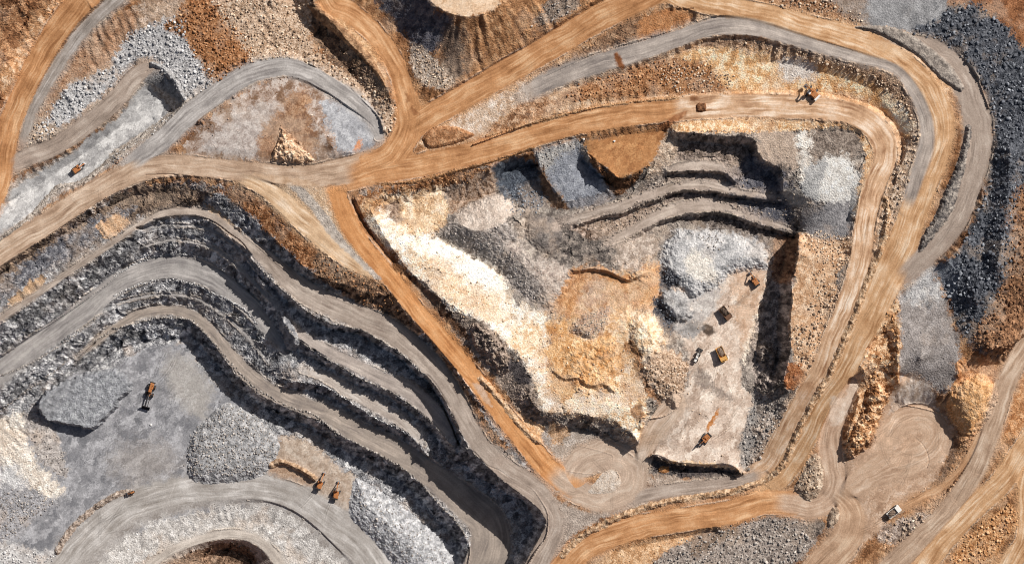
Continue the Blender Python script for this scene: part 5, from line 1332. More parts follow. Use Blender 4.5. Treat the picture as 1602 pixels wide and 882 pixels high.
# outline, mean spacing, smallest and largest stone, colours, label of the rubble, of its big boulders, how many big ones
LG = [(142,140,140),(186,184,184),(222,220,218)]
CR = [(140,116,96),(192,168,144),(226,210,190)]
BR = [(104,68,44),(160,112,76),(206,166,128)]
DK = [(62,65,72),(102,105,112),(156,159,165)]
RU = [(78,56,44),(136,100,74),(190,150,118)]
GY_ = [(116,109,104),(155,147,140),(199,190,182)]
SA = [(150,106,68),(198,152,108),(230,196,158)]
FIELDS = [
 ("pale grey rubble", [(52,212),(85,165),(100,145),(115,125),(142,122),(175,98),(192,65),(240,35),(285,25),(292,60),(302,85),(345,130),(330,142),(290,160),(284,150),(240,90),(213,93),(180,126),(130,170),(80,208)], 4.6, 3, 6.6, LG, "pale grey boulder rubble on the slope above the long cutting", "large pale grey boulder in the light rubble slope above the cutting", 30),
 ("cream rubble", [(40,216),(55,195),(80,190),(92,205),(70,226),(48,232)], 5, 2.5, 5, CR, "cream rubble at the low western tip of the pale boulder slope", "", 0),
 ("brown rubble", [(262,42),(290,0),(310,-50),(345,10),(384,58),(394,90),(340,135),(315,102),(292,62)], 4.4, 3, 6, BR, "rust brown boulder rubble beside the pale grey boulders in the north west", "large rust brown boulder in the brown north western rubble", 22),
 ("cream rubble", [(306,-50),(480,-50),(488,0),(482,72),(450,92),(400,98),(384,78),(345,24)], 4.4, 2.6, 5.6, CR, "cream boulder rubble between the grey branch road and the black shaded wall", "large cream boulder on the slope above the grey branch road", 20),
 ("cream rubble", [(470,84),(500,76),(545,112),(590,140),(616,165),(614,207),(594,212),(578,166),(545,152),(500,118)], 4.8, 3, 6.6, CR, "cream boulder rubble lying at the foot of the shaded wall by the northern road", "large cream boulder at the foot of the shaded northern wall", 20),
 ("cream rubble", [(640,72),(668,82),(714,127),(693,138),(662,130),(647,105)], 4.2, 2.4, 4.6, CR, "cream rubble heap at the foot of the northern spoil cone", "", 0),
 ("grey rubble", [(835,40),(852,12),(870,-10),(900,-10),(905,8),(870,32)], 5, 2.5, 5, GY_, "grey rubble strip beside the north eastern road", "", 0),
 ("cutting rubble", [(174,244),(205,222),(252,190),(288,164),(284,174),(240,206),(200,237),(180,252)], 4.4, 2.2, 4.4, LG, "pale rubble strip along the southern lip of the cutting", "", 0),
 ("rust rubble", [(885,146),(967,113),(1040,92),(1060,110),(1040,132),(1000,147),(900,157)], 4.6, 2.4, 5, BR, "rust brown rubble on the slope above the inner road", "", 0),
 ("cream rubble", [(1040,98),(1075,92),(1100,98),(1144,118),(1142,140),(1040,146)], 4.8, 2.6, 5, CR, "cream rubble on the sandy slope above the inner road", "", 0),
 ("brown cream rubble", [(1148,68),(1200,70),(1290,90),(1350,108),(1400,128),(1425,160),(1436,200),(1424,190),(1404,158),(1380,142),(1340,120),(1280,100),(1200,84)], 5, 2.8, 6, CR, "cream and brown rubble strip under the inner edge of the top road", "large cream boulder under the inner edge of the top road", 14),
 ("cream rubble", [(1388,300),(1402,262),(1430,204),(1448,205),(1440,250),(1424,300),(1400,345),(1380,380)], 5.2, 3, 6, CR, "cream rubble between the pale bend and the top road", "large cream boulder between the pale bend and the top road", 10),
 ("brown rubble", [(1150,-50),(1300,-50),(1300,0),(1345,22),(1344,36),(1270,22),(1200,2)], 5, 2.6, 5.6, CR, "cream brown rubble above the northern edge of the top road", "large cream boulder above the northern edge of the top road", 12),
 ("dark rubble", [(1434,49),(1471,30),(1485,10),(1515,8),(1550,20),(1576,46),(1610,80),(1680,110),(1680,290),(1600,300),(1575,420),(1556,470),(1528,505),(1512,525),(1490,490),(1480,455),(1500,395),(1526,345),(1547,285),(1556,220),(1552,190),(1537,140),(1510,104),(1476,80)], 4.7, 2.6, 7, DK, "dark grey boulder dump along the outer loop road", "large dark grey boulder in the dark dump along the outer loop road", 90),
 ("rust rubble", [(1590,300),(1680,280),(1680,530),(1604,538),(1570,560),(1550,555),(1524,536),(1528,505),(1556,470),(1575,420)], 4.8, 2.6, 6.6, RU, "rust and cream boulders at the southern end of the dark dump", "large rust brown boulder at the southern end of the dark dump", 30),
 ("pale rubble", [(1252,364),(1333,374),(1336,398),(1312,424),(1290,410),(1262,392)], 3.8, 2.6, 5, CR, "cream rubble at the northern end of the eastern rock bench", "", 0),
 ("pale rubble", [(1280,422),(1307,450),(1300,490),(1286,512),(1285,540),(1272,577),(1262,575),(1240,545),(1237,510),(1265,502),(1270,460)], 4, 2.8, 5.6, CR, "cream boulder rubble covering the eastern rock bench above the black wall", "large cream boulder on the eastern rock bench", 24),
 ("grey brown rubble", [(1184,622),(1206,626),(1229,640),(1248,614),(1254,622),(1232,656),(1212,694),(1197,726),(1185,738),(1168,738),(1160,712),(1164,685),(1172,655)], 4.8, 3, 6, GY_, "grey brown rubble slope between the excavation floor and the bending road", "large grey brown boulder on the slope beside the excavation floor", 12),
 ("island rubble", [(1245,762),(1258,738),(1270,713),(1283,717),(1287,750),(1279,773),(1262,780)], 4.6, 3, 5.6, CR, "cream rubble on the teardrop island", "", 0),
 ("grey rubble", [(1015,890),(1060,852),(1130,830),(1200,808),(1235,810),(1262,820),(1270,850),(1235,892),(1200,940),(1015,940)], 4.8, 3, 6.4, GY_, "grey rubble field below the southern orange road", "large grey boulder in the field below the southern orange road", 20),
 ("orange rubble", [(1577,790),(1594,816),(1551,871),(1533,900),(1477,900),(1502,852),(1534,822)], 5, 3, 6, SA, "orange tan rubble in the triangle between the corner roads", "large orange tan boulder in the corner triangle", 12),
 ("brown rubble", [(1440,884),(1472,847),(1522,797),(1570,737),(1602,690),(1640,640),(1640,660),(1600,712),(1560,765),(1515,812),(1468,858),(1448,886)], 5, 2.4, 5, RU, "brown stones on the strip between the two south eastern roads", "", 0),
 ("gravel", [(298,685),(321,659),(353,631),(399,651),(428,677),(434,701),(418,734),(398,746),(360,753),(315,753),(295,740)], 4, 2.2, 4.4, GY_, "grey broken stones covering the rounded gravel pile", "", 0),
 ("grey rubble", [(38,645),(62,655),(90,680),(100,720),(102,745),(80,735),(55,710)], 4.2, 2, 4.2, GY_, "grey rubble between the white slope and the pit floor", "", 0),
 ("grey rubble", [(-60,775),(40,766),(70,780),(95,784),(60,805),(20,838),(-60,850)], 4.4, 2.2, 4.6, GY_, "grey rubble at the foot of the white slope in the south west", "", 0),
 ("pale rubble", [(24,850),(60,864),(98,868),(95,930),(-60,930),(-60,845)], 5, 2.4, 5, LG, "pale rubble in the south west corner", "", 0),
 ("talus", [(560,752),(600,775),(645,812),(688,850),(716,890),(700,910),(640,905),(612,876),(580,835),(552,803)], 6, 2, 4, GY_, "scattered stones on the blue grey scree", "", 0),
 ("gravel", [(690,372),(715,352),(748,364),(790,354),(800,385),(820,420),(850,425),(840,450),(850,472),(830,466),(797,440),(778,412),(724,388)], 4.6, 2, 4, GY_, "grey gravel stones on the broad heap below the beige top", "", 0),
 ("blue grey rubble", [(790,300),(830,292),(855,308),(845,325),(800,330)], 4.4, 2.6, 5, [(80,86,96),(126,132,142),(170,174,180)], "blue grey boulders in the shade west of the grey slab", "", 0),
 ("slab rubble", [(838,238),(868,228),(896,216),(904,224),(880,240),(858,264),(850,270)], 4.4, 2.2, 4.4, GY_, "grey stones on the top of the grey slab", "", 0),
 ("gravel", [(892,516),(906,499),(922,488),(953,484),(950,504),(938,520),(925,530)], 4, 2, 4, GY_, "grey gravel stones of the patch below the brown terrace", "", 0),
 ("hill rubble", [(1005,574),(1040,548),(1066,558),(1076,575),(1067,605),(1065,628),(1055,640),(1030,617)], 4.6, 2.6, 5.4, CR, "cream and brown rubble on the hill slope west of the excavation floor", "large cream boulder on the hill slope west of the excavation floor", 8),
 ("dark rubble", [(1024,468),(1034,466),(1054,492),(1054,520),(1044,522),(1026,490)], 4.2, 2.6, 5, DK, "black rubble on the shaded side of the small grey rock pile", "", 0),  # stone colour darkened to stand for the pile's shade
 ("dark rubble", [(1032,424),(1050,424),(1062,447),(1036,450)], 4.2, 2.4, 4.6, DK, "black rubble on the shaded side of the pale rock pile", "", 0),  # dark stone colour carries the shade of the pale pile
 ("grey rubble", [(1085,366),(1110,362),(1130,380),(1120,396),(1100,385)], 4.6, 2.4, 4.6, GY_, "dark grey rubble on top of the pale crushed rock pile", "", 0),
 ("wall debris", [(1015,290),(1050,262),(1050,330),(1000,352),(960,340),(985,310)], 6, 2, 5, [(120,106,94),(164,148,134),(200,186,172)], "brown grey debris scattered below the northern ledges", "", 0),
 ("ledge debris", [(900,338),(1000,300),(1045,280),(1150,282),(1240,306),(1240,352),(1150,338),(1045,344),(960,378)], 7, 1.6, 4.6, [(120,106,94),(164,148,134),(200,186,172)], "grey brown stones fallen on the ledges of the stepped northern wall", "", 0),
 ("floor stones", [(1070,480),(1150,400),(1198,400),(1160,560),(1178,628),(1156,720),(1040,718),(1075,600)], 16, 1.2, 3, CR, "few pale stones lying on the beige excavation floor", "", 0),
 ("hillside stones", [(600,345),(700,375),(800,470),(850,490),(960,510),(990,640),(880,642),(836,596),(700,480)], 11, 1.4, 4, [(170,140,112),(214,188,160),(240,226,206)], "cream stones scattered on the white and orange hillside", "", 0),
 ("rim rubble", [(562,312),(600,300),(690,276),(760,262),(760,278),(700,292),(610,312),(572,330)], 7, 2, 4.6, SA, "cream stones along the slope under the inner road", "", 0),
 ("rim rubble", [(500,400),(560,424),(600,450),(640,500),(620,500),(560,470),(510,432)], 7, 2, 5, BR, "brown stones on the slope under the tan rim strip", "", 0),
 ("stony slope", [(1405,815),(1440,802),(1468,808),(1448,832),(1400,850),(1378,838)], 7, 3, 7, CR, "cream blocks strewn below the white truck", "", 0),
 ("stony slope", [(1345,590),(1356,552),(1378,505),(1402,476),(1404,560),(1380,590)], 8, 3, 6.5, SA, "tan blocks on the slope below the top road", "", 0),
]
N_BIG = 0
big_src = {}
for fname, poly, sp, d0, d1, pal, lab, blab, nbig in FIELDS:
    P_ = smooth_closed(atg(poly))
    w, d = sdf(P_, 14, smooth=False)
    dj = d + WARP[w] * 7 + WARP2[w] * 4
    jj, ii = np.nonzero(dj > -4)
    n = int(len(jj) * STEP * STEP / (sp * sp) * 1.25)
    s_ = rng.integers(0, len(jj), n)
    x = gx[w[1]][ii[s_]] + rng.uniform(-.6, .6, n)
    y = gy[w[0]][jj[s_]] + rng.uniform(-.6, .6, n)
    dens = vn(x / 16, y / 16, 3) * .75 + .25 * vn(x / 45, y / 45, 6)
    rim = np.clip((dj[jj[s_], ii[s_]] + 4) / 9, .1, 1)      # thinner and smaller towards the edge
    dd = d0 + (d1 - d0) * rng.random(n) ** 3 * (.4 + 1.3 * dens)
    dd *= .72 + .28 * rim
    # drop stones that sit on top of bigger ones
    order = np.argsort(-dd)
    cell = {}
    keep = []
    for i in order:
        cx_, cy_ = int(x[i] // 6), int(y[i] // 6)
        ok = True
        for a in (-1, 0, 1):
            for b in (-1, 0, 1):
                for j in cell.get((cx_ + a, cy_ + b), ()):
                    if (x[i] - x[j]) ** 2 + (y[i] - y[j]) ** 2 < (.36 * (dd[i] + dd[j])) ** 2:
                        ok = False
                        break
                if not ok: break
            if not ok: break
        if ok and rng.random() < (.5 + .7 * dens[i]) * rim[i]:
            cell.setdefault((cx_, cy_), []).append(i)
            keep.append(i)
    keep = np.array(keep)
    x, y, dd = x[keep], y[keep], dd[keep]
    # rubble also lies off the roads only
    ri_, rj_ = ((x - X0) / STEP).astype(int).clip(0, NX - 1), ((y - Y0) / STEP).astype(int).clip(0, NY - 1)
    on = ROADM[rj_, ri_] < .4
    x, y, dd = x[on], y[on], dd[on]
    cols = pick(pal, len(x))
    inside = (x > 6) & (x < 1596) & (y > 6) & (y < 876)
    first = 0
    if nbig:
        cand = np.nonzero(inside)[0][:nbig]
        dd[cand] = np.maximum(dd[cand], d1 * .8) * 1.08
        zz_ = hgrid(x[cand], y[cand])
        for q, i in enumerate(cand):
            key = (fname, q % 5)
            if key not in big_src:
                v = BIGT[(q + len(big_src)) % 8]
                ob = mesh_np("boulder", v, BF, M_STONE, np.repeat(pick(pal, 1), len(v), 0))
                big_src[key] = ob
            else:
                ob = big_src[key].copy(); COL.objects.link(ob)
            r = dd[i] * S / 2
            wx_, wy_ = world(x[i], y[i])
            ob.location = (wx_, wy_, zz_[q] + r * .3)
            ob.scale = (r, r, r)
            ob.rotation_euler = (rng.normal(0, .25), rng.normal(0, .25), rng.uniform(0, 6.28))
            tag(ob, blab, "boulder", blab.replace("large ", "").replace("boulder", "boulders", 1))
            N_BIG += 1
        rest = np.ones(len(x), bool); rest[cand] = False
        big_src = {}
        x, y, dd, cols = x[rest], y[rest], dd[rest], cols[rest]
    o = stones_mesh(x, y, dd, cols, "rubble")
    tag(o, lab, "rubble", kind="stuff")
    print(fname, len(x))

# stones lining the crests of the western pit
CRESTS = [
 ([(180,462),(215,446),(250,438),(280,439),(310,447),(330,457),(360,470),(385,486),(402,505)], 3.6, LG),
 ([(180,431),(207,415),(235,403),(262,398),(295,398),(320,405),(340,415),(352,425)], 3.2, LG),
 ([(177,514),(200,509),(230,500),(260,497),(290,498),(308,506),(326,527),(345,548),(365,572),(384,592),(405,609),(435,627),(465,640),(495,650),(527,677),(560,694),(600,714),(630,732),(653,750),(671,770),(690,791),(711,812),(729,839)], 4.2, GY_),
 ([(455,596),(500,601),(520,611),(550,630),(575,646),(600,660),(630,674),(653,692),(668,712)], 3.2, LG),
 ([(447,510),(472,535),(510,560),(540,578),(570,595),(605,610),(630,625),(660,647),(680,665),(700,688)], 3.2, GY_),
 ([(392,403),(412,425),(428,442),(455,465),(477,484),(513,504),(567,517),(600,537),(633,557),(657,581)], 3.0, GY_),
 ([(0,588),(60,562),(120,522),(160,490)], 3.0, GY_),
 ([(-20,660),(30,620),(80,585),(130,545),(170,520)], 3.6, GY_),
]
xs, ys, ds, cs = [], [], [], []
for pts, d, pal in CRESTS:
    c = smooth_open([at(p[0], p[1], hz(*p)) for p in pts], 1.0)
    n = int(len(c) / (d * .62))
    i = np.linspace(0, len(c) - 1, n).astype(int)
    xs.append(c[i, 0] + rng.normal(0, .7, n)); ys.append(c[i, 1] + rng.normal(0, .7, n))
    ds.append(d * rng.uniform(.55, 1.15, n)); cs.append(pick(pal, n))
xs, ys, ds, cs = map(np.concatenate, (xs, ys, ds, cs))
o = stones_mesh(xs, ys, ds, cs, "rubble")
tag(o, "grey stones lining the crests of the benches in the western pit", "rubble", kind="stuff")
# loose stones everywhere off the roads
n = 5200
x = rng.uniform(-20, 1620, n); y = rng.uniform(-20, 900, n)
ii, jj = ((x - X0) / STEP).astype(int), ((y - Y0) / STEP).astype(int)
ok = (ROADM[jj, ii] < .3) & (ROUGH[jj, ii] > .25) & (vn(x / 40, y / 40, 2) > .45)
x, y = x[ok], y[ok]
cols = C[jj[ok], ii[ok]] * rng.uniform(.75, 1.35, (len(x), 1)) + .015
o = stones_mesh(x, y, rng.uniform(1.2, 3.2, len(x)), cols.astype(np.float32), "rubble")
tag(o, "loose stones scattered over the slopes and rock faces of the mine", "rubble", kind="stuff")
# ------------------------------------------------------------------ machines
def plain(name, c, rough=.55, metal=0.0, wear=.25):
    m = bpy.data.materials.new(name); m.use_nodes = True
    N, L = m.node_tree.nodes, m.node_tree.links
    b = N["Principled BSDF"]
    b.inputs["Roughness"].default_value = rough; b.inputs["Metallic"].default_value = metal
    tc = N.new("ShaderNodeTexCoord"); n1 = N.new("ShaderNodeTexNoise")
    n1.inputs["Scale"].default_value = 1.3; n1.inputs["Detail"].default_value = 6
    L.new(tc.outputs["Object"], n1.inputs["Vector"])
    r = N.new("ShaderNodeValToRGB")
    base = lin(c); dust = lin((150, 120, 95))
    r.color_ramp.elements[0].position = .35; r.color_ramp.elements[1].position = .75
    r.color_ramp.elements[0].color = (*base, 1)
    r.color_ramp.elements[1].color = (*(base * (1 - wear) + dust * wear), 1)
    L.new(n1.outputs["Fac"], r.inputs["Fac"]); L.new(r.outputs["Color"], b.inputs["Base Color"])
    return m


M_ORANGE = plain("orange paint", (180, 110, 52), wear=.5)
M_YELLOW = plain("yellow paint", (222, 164, 84), wear=.35)
M_WHITE = plain("white paint", (236, 232, 226), wear=.1)
M_BLACK = plain("black rubber and steel", (34, 33, 34), .7, wear=.12)
M_STEEL = plain("grey steel", (128, 130, 134), .5, .3)
M_GLASS = plain("dark cab glass", (24, 28, 34), .12, wear=.02)
M_BROWN = plain("rusty steel", (98, 66, 46), .8)
M_LOAD = plain("load of broken rock", (124, 106, 92), .95)
M_DARKLOAD = plain("load of dark ore", (70, 58, 50), .95)

import bmesh
from mathutils import Matrix, Vector


class MB:
    def __init__(self):
        self.bm = bmesh.new()

    def box(self, c, s, rot=(0, 0, 0), bevel=.08, taper=None):
        r = bmesh.ops.create_cube(self.bm, size=1)
        vs = r["verts"]
        for v in vs:
            if taper and v.co.z > 0:
                v.co.x *= taper[0]; v.co.y *= taper[1]
            v.co = Vector((v.co.x * s[0], v.co.y * s[1], v.co.z * s[2]))
        if bevel:
            es = list({e for v in vs for e in v.link_edges})
            bv = bmesh.ops.bevel(self.bm, geom=es, offset=min(bevel, min(s) * .3), segments=1, affect="EDGES")
            vs = list({v for f in bv["faces"] for v in f.verts} | {v for v in vs if v.is_valid})
        from mathutils import Euler
        M = Matrix.Translation(c) @ Euler(rot).to_matrix().to_4x4()
        bmesh.ops.transform(self.bm, matrix=M, verts=vs)
        return self

    def bar(self, a, b, w, h=None, w2=None):
        a, b = Vector(a), Vector(b)
        d = b - a
        h = h or w
        M = Matrix.Translation((a + b) / 2) @ d.to_track_quat("Z", "Y").to_matrix().to_4x4()
        r = bmesh.ops.create_cube(self.bm, size=1)
        for v in r["verts"]:
            k = (w2 / w) if (w2 and v.co.z > 0) else 1
            v.co = Vector((v.co.x * w * k, v.co.y * h * k, v.co.z * d.length))
        bmesh.ops.transform(self.bm, matrix=M, verts=r["verts"])
        return self

    def cyl(self, a, b, r, seg=14, r2=None):
        a, b = Vector(a), Vector(b)
        d = b - a
        M = Matrix.Translation((a + b) / 2) @ d.to_track_quat("Z", "Y").to_matrix().to_4x4()
        bmesh.ops.create_cone(self.bm, cap_ends=True, segments=seg, radius1=r, radius2=r if r2 is None else r2, depth=d.length, matrix=M)
        return self

    def prof(self, pts, y0, y1, ptsb=None):
        """a side profile in x, z drawn out from y0 to y1"""
        A = [self.bm.verts.new((p[0], y0, p[1])) for p in pts]
        B = [self.bm.verts.new((p[0], y1, p[1])) for p in (ptsb or pts)]
        n = len(pts)
        self.bm.faces.new(A); self.bm.faces.new(B[::-1])
        for i in range(n):
            self.bm.faces.new((A[(i + 1) % n], A[i], B[i], B[(i + 1) % n]))
        return self

    def build(self, name, mat, parent=None):
        bmesh.ops.recalc_face_normals(self.bm, faces=self.bm.faces)
        me = bpy.data.meshes.new(name); self.bm.to_mesh(me); self.bm.free()
        me.materials.append(mat)
        o = bpy.data.objects.new(name, me); COL.objects.link(o)
        if parent: o.parent = parent
        return o


def spot(name, px, py, heading, scale, label, cat, dz=0.0, group=None):
    """an Empty on the ground under a machine; heading in degrees, 0 = east, 90 = north"""
    x, y = at(px, py, hz(px, py))
    z = float(max(hgrid(np.array([x + dx]), np.array([y + dy]))[0] for dx in (-3, 0, 3) for dy in (-3, 0, 3)))
    o = bpy.data.objects.new(name, None); COL.objects.link(o)
    wx_, wy_ = world(x, y)
    o.location = (wx_, wy_, z + dz); o.rotation_euler = (0, 0, math.radians(heading)); o.scale = (scale,) * 3
    return tag(o, label, cat, group)


def track(root, y, L=5.2):
    m = MB()
    pts = [(-L / 2 + .5, 0), (L / 2 - .5, 0), (L / 2, .45), (L / 2 - .3, 1.0), (-L / 2 + .3, 1.0), (-L / 2, .45)]
    m.prof(pts, y - .38, y + .38)
    o = m.build("track", M_BLACK, root)
    k = MB()
    for i in range(12):
        k.box((-L / 2 + .5 + i * (L - 1) / 11, y, 1.03), (.14, .8, .08), bevel=0)
    k.build("track_shoes", M_STEEL, o)


def excavator(px, py, heading, swing, scale, paint_m, label, reach=6.5, lift=5.2, bucket_m=None, cab_m=None, cw_m=None):
    """tracked excavator: heading of its tracks, swing of the upper body from it"""
    root = spot("excavator", px, py, heading, scale, label, "excavator")
    track(root, 1.45); track(root, -1.45)
    MB().box((0, 0, .95), (2.4, 2.2, .5)).cyl((0, 0, 1.1), (0, 0, 1.5), 1.0).build("undercarriage", M_STEEL, root)
    a = math.radians(swing)

    def R(o):
        o.rotation_euler = (0, 0, a)
        return o

    R(MB().box((-.9, 0, 1.85), (4.2, 3.0, .7), bevel=.12).box((-1.5, -.1, 2.5), (2.6, 2.5, .8), bevel=.15).box((-.6, -1.0, 2.45), (1.6, .8, .5)).build("body", paint_m, root))
    R(MB().prof([(-3.6, 1.5), (-2.6, 1.5), (-2.6, 2.9), (-3.3, 2.9), (-3.6, 2.5)], -1.45, 1.45).build("counterweight", cw_m or M_BLACK, root))
    cab = R(MB().box((.85, 1.0, 2.75), (1.7, 1.05, 1.5), bevel=.1, taper=(.85, .92)).build("cab", cab_m or paint_m, root))
    g = MB().box((1.1, 1.0, 2.95), (1.35, 1.08, .8), bevel=0, taper=(.9, .95)).build("window", M_GLASS, cab)
    R(MB().cyl((-1.9, .6, 2.9), (-1.9, .6, 3.6), .12).build("exhaust", M_BLACK, root))
    k = (reach * .52, lift)
    boom = R(MB().bar((.9, -.2, 2.0), (k[0] * .6, -.2, k[1]), .6, .75, .5).bar((k[0] * .58, -.2, k[1]), (k[0] + .4, -.2, k[1] - .6), .5, .6, .42).build("boom", paint_m, root))
    MB().cyl((.9, .2, 1.6), (k[0] * .5, .15, k[1] - .9), .13).cyl((.9, -.6, 1.6), (k[0] * .5, -.55, k[1] - .9), .13).build("hydraulic_cylinder", M_STEEL, boom)
    e = (reach, 1.3)
    R(MB().bar((k[0] - .2, -.2, k[1] - .2), (e[0], -.2, e[1]), .5, .55, .36).build("stick", paint_m, root))
    R(MB().prof([(e[0] - .2, e[1] + .3), (e[0] + .5, e[1] - .1), (e[0] + .3, e[1] - 1.0), (e[0] - .8, e[1] - 1.1), (e[0] - 1.1, e[1] - .4)], -1.0, .6).build("bucket", bucket_m or M_STEEL, root))
    return root


def wheels(root, spots_, r, w, rim=M_YELLOW):
    for x, y in spots_:
        wheel = MB().cyl((x, y - w / 2, r), (x, y + w / 2, r), r, 18).build("wheel", M_BLACK, root)
        MB().cyl((x, y - w / 2 - .03, r), (x, y + w / 2 + .03, r), r * .5, 12).build("rim", rim, wheel)


def haul_truck(px, py, heading, scale, paint_m, load_m, label, raised=0):
    root = spot("haul_truck", px, py, heading, scale, label, "dump truck")
    wheels(root, [(2.6, 1.75), (2.6, -1.75), (-1.9, 1.55), (-1.9, -1.55)], 1.05, .95, paint_m)
    MB().box((.4, 0, 1.35), (7.4, 1.5, .6)).box((-1.9, 0, 1.05), (.5, 3.0, .5)).box((2.6, 0, 1.05), (.5, 3.0, .4)).build("chassis", M_STEEL, root)
    MB().box((3.6, 0, 1.9), (1.5, 3.6, 1.2), bevel=.15).box((3.7, 0, 2.55), (1.3, 3.9, .16), bevel=.03).build("hood", paint_m, root)
    MB().bar((4.3, -1.5, .6), (4.3, -1.5, 2.5), .12).bar((4.3, -.9, .6), (4.3, -.9, 2.5), .12).build("ladder", M_STEEL, root)
    cab = MB().box((2.9, 1.0, 3.2), (1.5, 1.5, 1.2), bevel=.1, taper=(.9, .9)).build("cab", paint_m, root)
    MB().box((3.1, 1.0, 3.3), (1.3, 1.54, .6), bevel=0, taper=(.93, .95)).build("window", M_GLASS, cab)
    bed = MB()
    # floor, sides, front wall and canopy of the tipping body
    bed.box((-.9, 0, 2.05), (5.6, 3.2, .18), bevel=.02)
    for s in (-1, 1):
        bed.prof([(-3.7, 1.95), (1.9, 2.0), (2.0, 3.6), (-3.9, 3.0)], s * 1.85, s * 1.7)
    bed.box((1.95, 0, 2.9), (.2, 3.7, 1.7), bevel=.02).box((2.7, 0, 3.95), (1.9, 3.7, .14), bevel=.02)
    for i in range(5):
        for s in (-1, 1):
            bed.box((-3.2 + i * 1.1, s * 1.9, 2.65), (.16, .12, 1.1), bevel=0)
    b = bed.build("dump_bed", paint_m, root)
    bm = bmesh.new()
    bmesh.ops.create_icosphere(bm, subdivisions=3, radius=1)
    for v in bm.verts:
        j = 1 + .12 * math.sin(v.co.x * 9 + v.co.y * 7) + random.uniform(-.08, .08)
        v.co = Vector((v.co.x * 2.5 * j - .9, v.co.y * 1.5 * j, max(v.co.z, -.2) * 1.05 * j + 2.55))
    me = bpy.data.meshes.new("load"); bm.to_mesh(me); bm.free(); me.materials.append(load_m)
    lo = bpy.data.objects.new("load", me); COL.objects.link(lo); lo.parent = b
    return root


def wheel_loader(px, py, heading, scale, paint_m, label, reach=1.0, raise_=.7, bucket_m=None, cab_m=None):
    root = spot("wheel_loader", px, py, heading, scale, label, "wheel loader")
    wheels(root, [(1.5, 1.15), (1.5, -1.15), (-1.6, 1.15), (-1.6, -1.15)], .85, .7, paint_m)
    MB().box((-1.9, 0, 1.75), (2.6, 1.7, 1.1), bevel=.18, taper=(.9, .85)).box((-.2, 0, 1.15), (1.2, 1.2, .8)).box((1.5, 0, 1.2), (1.5, 1.3, .9)).build("body", paint_m, root)
    MB().box((-3.3, 0, 1.4), (.5, 2.1, 1.0), bevel=.1).build("counterweight", M_BLACK, root)
    cab = MB().box((-.15, 0, 2.4), (1.4, 1.4, 1.5), bevel=.1, taper=(.9, .9)).build("cab", cab_m or paint_m, root)
    MB().box((-.12, 0, 2.5), (1.46, 1.46, .75), bevel=0, taper=(.93, .93)).build("window", M_GLASS, cab)
    tip = 3.0 + reach
    for s in (-1, 1):
        MB().bar((1.2, s * .55, 1.8), (tip, s * .55, raise_), .24, .4).build("lift_arm", M_BLACK if bucket_m is M_BLACK else paint_m, root)
    MB().cyl((1.2, 0, 2.1), (tip - .3, 0, raise_ + .6), .12).build("hydraulic_cylinder", M_STEEL, root)
    b = MB()
    b.prof([(tip, raise_ - .6), (tip + 1.3, raise_ - .65), (tip + 1.3, raise_ - .5), (tip + .25, raise_ - .35), (tip + .25, raise_ + .6), (tip - .05, raise_ + .65)], -1.6, 1.6)
    for s in (-1, 1):
        b.prof([(tip, raise_ - .6), (tip + 1.2, raise_ - .6), (tip + .5, raise_ + .55), (tip, raise_ + .6)], s * 1.6, s * 1.52)
    b.build("bucket", bucket_m or M_STEEL, root)
    MB().cyl((-2.2, .45, 2.2), (-2.2, .45, 2.9), .09).build("exhaust", M_BLACK, root)
    return root


# the machines, one by one
wheel_loader(236, 611, 254, 1.45, M_ORANGE, "large orange wheel loader with long dark lift arms on the grey pit floor", reach=3.2, raise_=1.6, bucket_m=M_BLACK)
excavator(122, 264, 35, 4, 1.0, M_ORANGE, "orange excavator with pale track sides working in the long grey cutting", reach=4.6, lift=3.6)
excavator(1269, 146, 60, 75, 1.3, M_ORANGE, "white topped excavator with raised orange boom on the pale northern road", reach=3.9, lift=6.6, cab_m=M_WHITE, cw_m=M_WHITE)
excavator(1180, 439, 140, -18, 1.0, M_ORANGE, "brown orange excavator near the eastern edge of the excavation floor, boom arched north", reach=4.9, lift=5.2)
haul_truck(1134, 489, -52, 1.0, M_BROWN, M_DARKLOAD, "rusty brown haul truck with a dark load north of the yellow truck")
haul_truck(1128, 553, -66, 1.05, M_YELLOW, M_LOAD, "yellow haul truck with long black shadow in the middle of the excavation floor")
wheel_loader(1090, 558, 65, .95, M_WHITE, "small white wheel loader at the foot of the rubble hill, west of the yellow truck", bucket_m=M_BLACK)
excavator(1103, 686, 60, 165, 1.05, M_ORANGE, "orange excavator at the end of the orange trench on the excavation floor", reach=4.6, lift=6)
haul_truck(1397, 800, 38, 1.0, M_WHITE, M_LOAD, "white haul truck parked at the southern edge of the tan turning pad")
excavator(501, 756, 55, 15, 1.0, M_ORANGE, "orange excavator digging at the brown soil bank, the western one of the pair")
excavator(526, 771, 60, 20, 1.0, M_ORANGE, "orange excavator on the open side of the terrace, the eastern one of the pair")
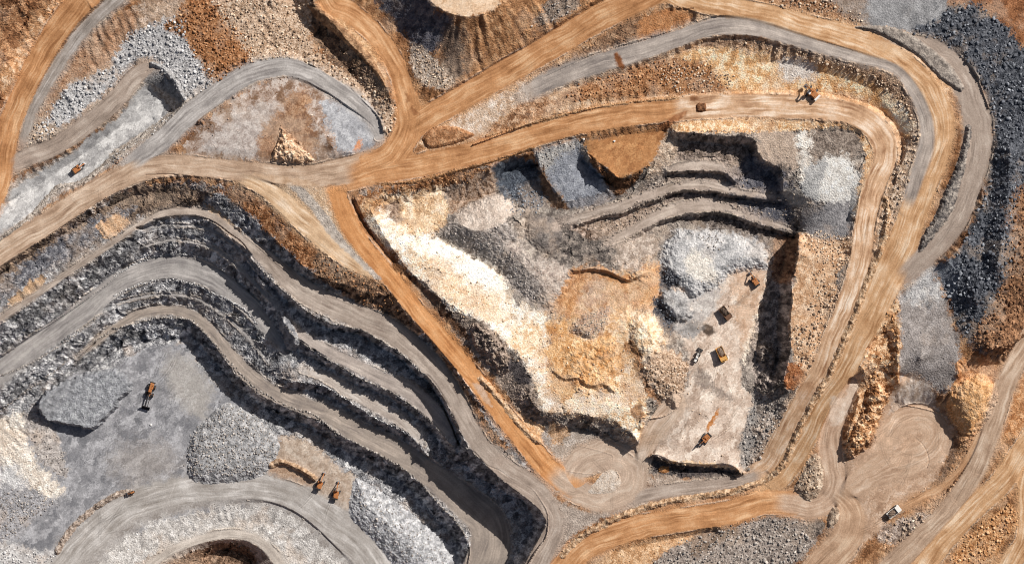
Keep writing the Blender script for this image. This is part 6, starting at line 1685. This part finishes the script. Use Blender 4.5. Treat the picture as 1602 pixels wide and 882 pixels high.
wheel_loader(206, 770, 200, .6, M_ORANGE, "tiny orange wheel loader at the eastern end of the curved rock berm")
for px, py, l in ((236, 664, "small white marker stone south of the large wheel loader"), (913, 218, "white stone at the western corner of the orange earth platform"), (961, 221, "white stone on the orange earth platform")):
    x, y = at(px, py, hz(px, py))
    ob = mesh_np("boulder", BIGT[1], BF, M_STONE, np.tile(lin((244, 240, 234)).astype(np.float32), (len(BV), 1)))
    wx_, wy_ = world(x, y)
    ob.location = (wx_, wy_, float(hgrid(np.array([x]), np.array([y]))[0]) + .3); ob.scale = (.75,) * 3
    tag(ob, l, "boulder")

# ------------------------------------------------------------------ light, sky, camera
AZ, EL = math.radians(48), math.radians(41)
sun = bpy.data.lights.new("sun", "SUN"); sun.energy = 4.6; sun.angle = math.radians(.5); sun.color = (1, .965, .91)
so = bpy.data.objects.new("sun", sun); COL.objects.link(so)
d = Vector((math.sin(AZ) * math.cos(EL), math.cos(AZ) * math.cos(EL), math.sin(EL)))
so.rotation_euler = d.to_track_quat("Z", "Y").to_euler()
w = bpy.data.worlds.new("World"); SC.world = w; w.use_nodes = True
nt = w.node_tree
sky = nt.nodes.new("ShaderNodeTexSky"); sky.sky_type = "NISHITA"; sky.sun_disc = False
sky.sun_elevation = EL; sky.sun_rotation = AZ
sky.dust_density = 3.5; sky.ozone_density = .6
nt.links.new(sky.outputs["Color"], nt.nodes["Background"].inputs["Color"])
nt.nodes["Background"].inputs["Strength"].default_value = .042
cam = bpy.data.cameras.new("camera"); co = bpy.data.objects.new("camera", cam); COL.objects.link(co)
co.location = (0, 0, Z0 + CAM_H); co.rotation_euler = (0, 0, 0)
cam.sensor_width = 36; cam.lens = 36 * CAM_H / (1602 * S)
cam.clip_start = 10; cam.clip_end = 20000
SC.camera = co
SC.render.engine = "CYCLES"
SC.cycles.filter_width = 1.0
SC.view_settings.view_transform = "Standard"; SC.view_settings.look = "None"
SC.view_settings.exposure = 0; SC.view_settings.gamma = 1
SC.view_settings.use_curve_mapping = False
print("single boulders", N_BIG)
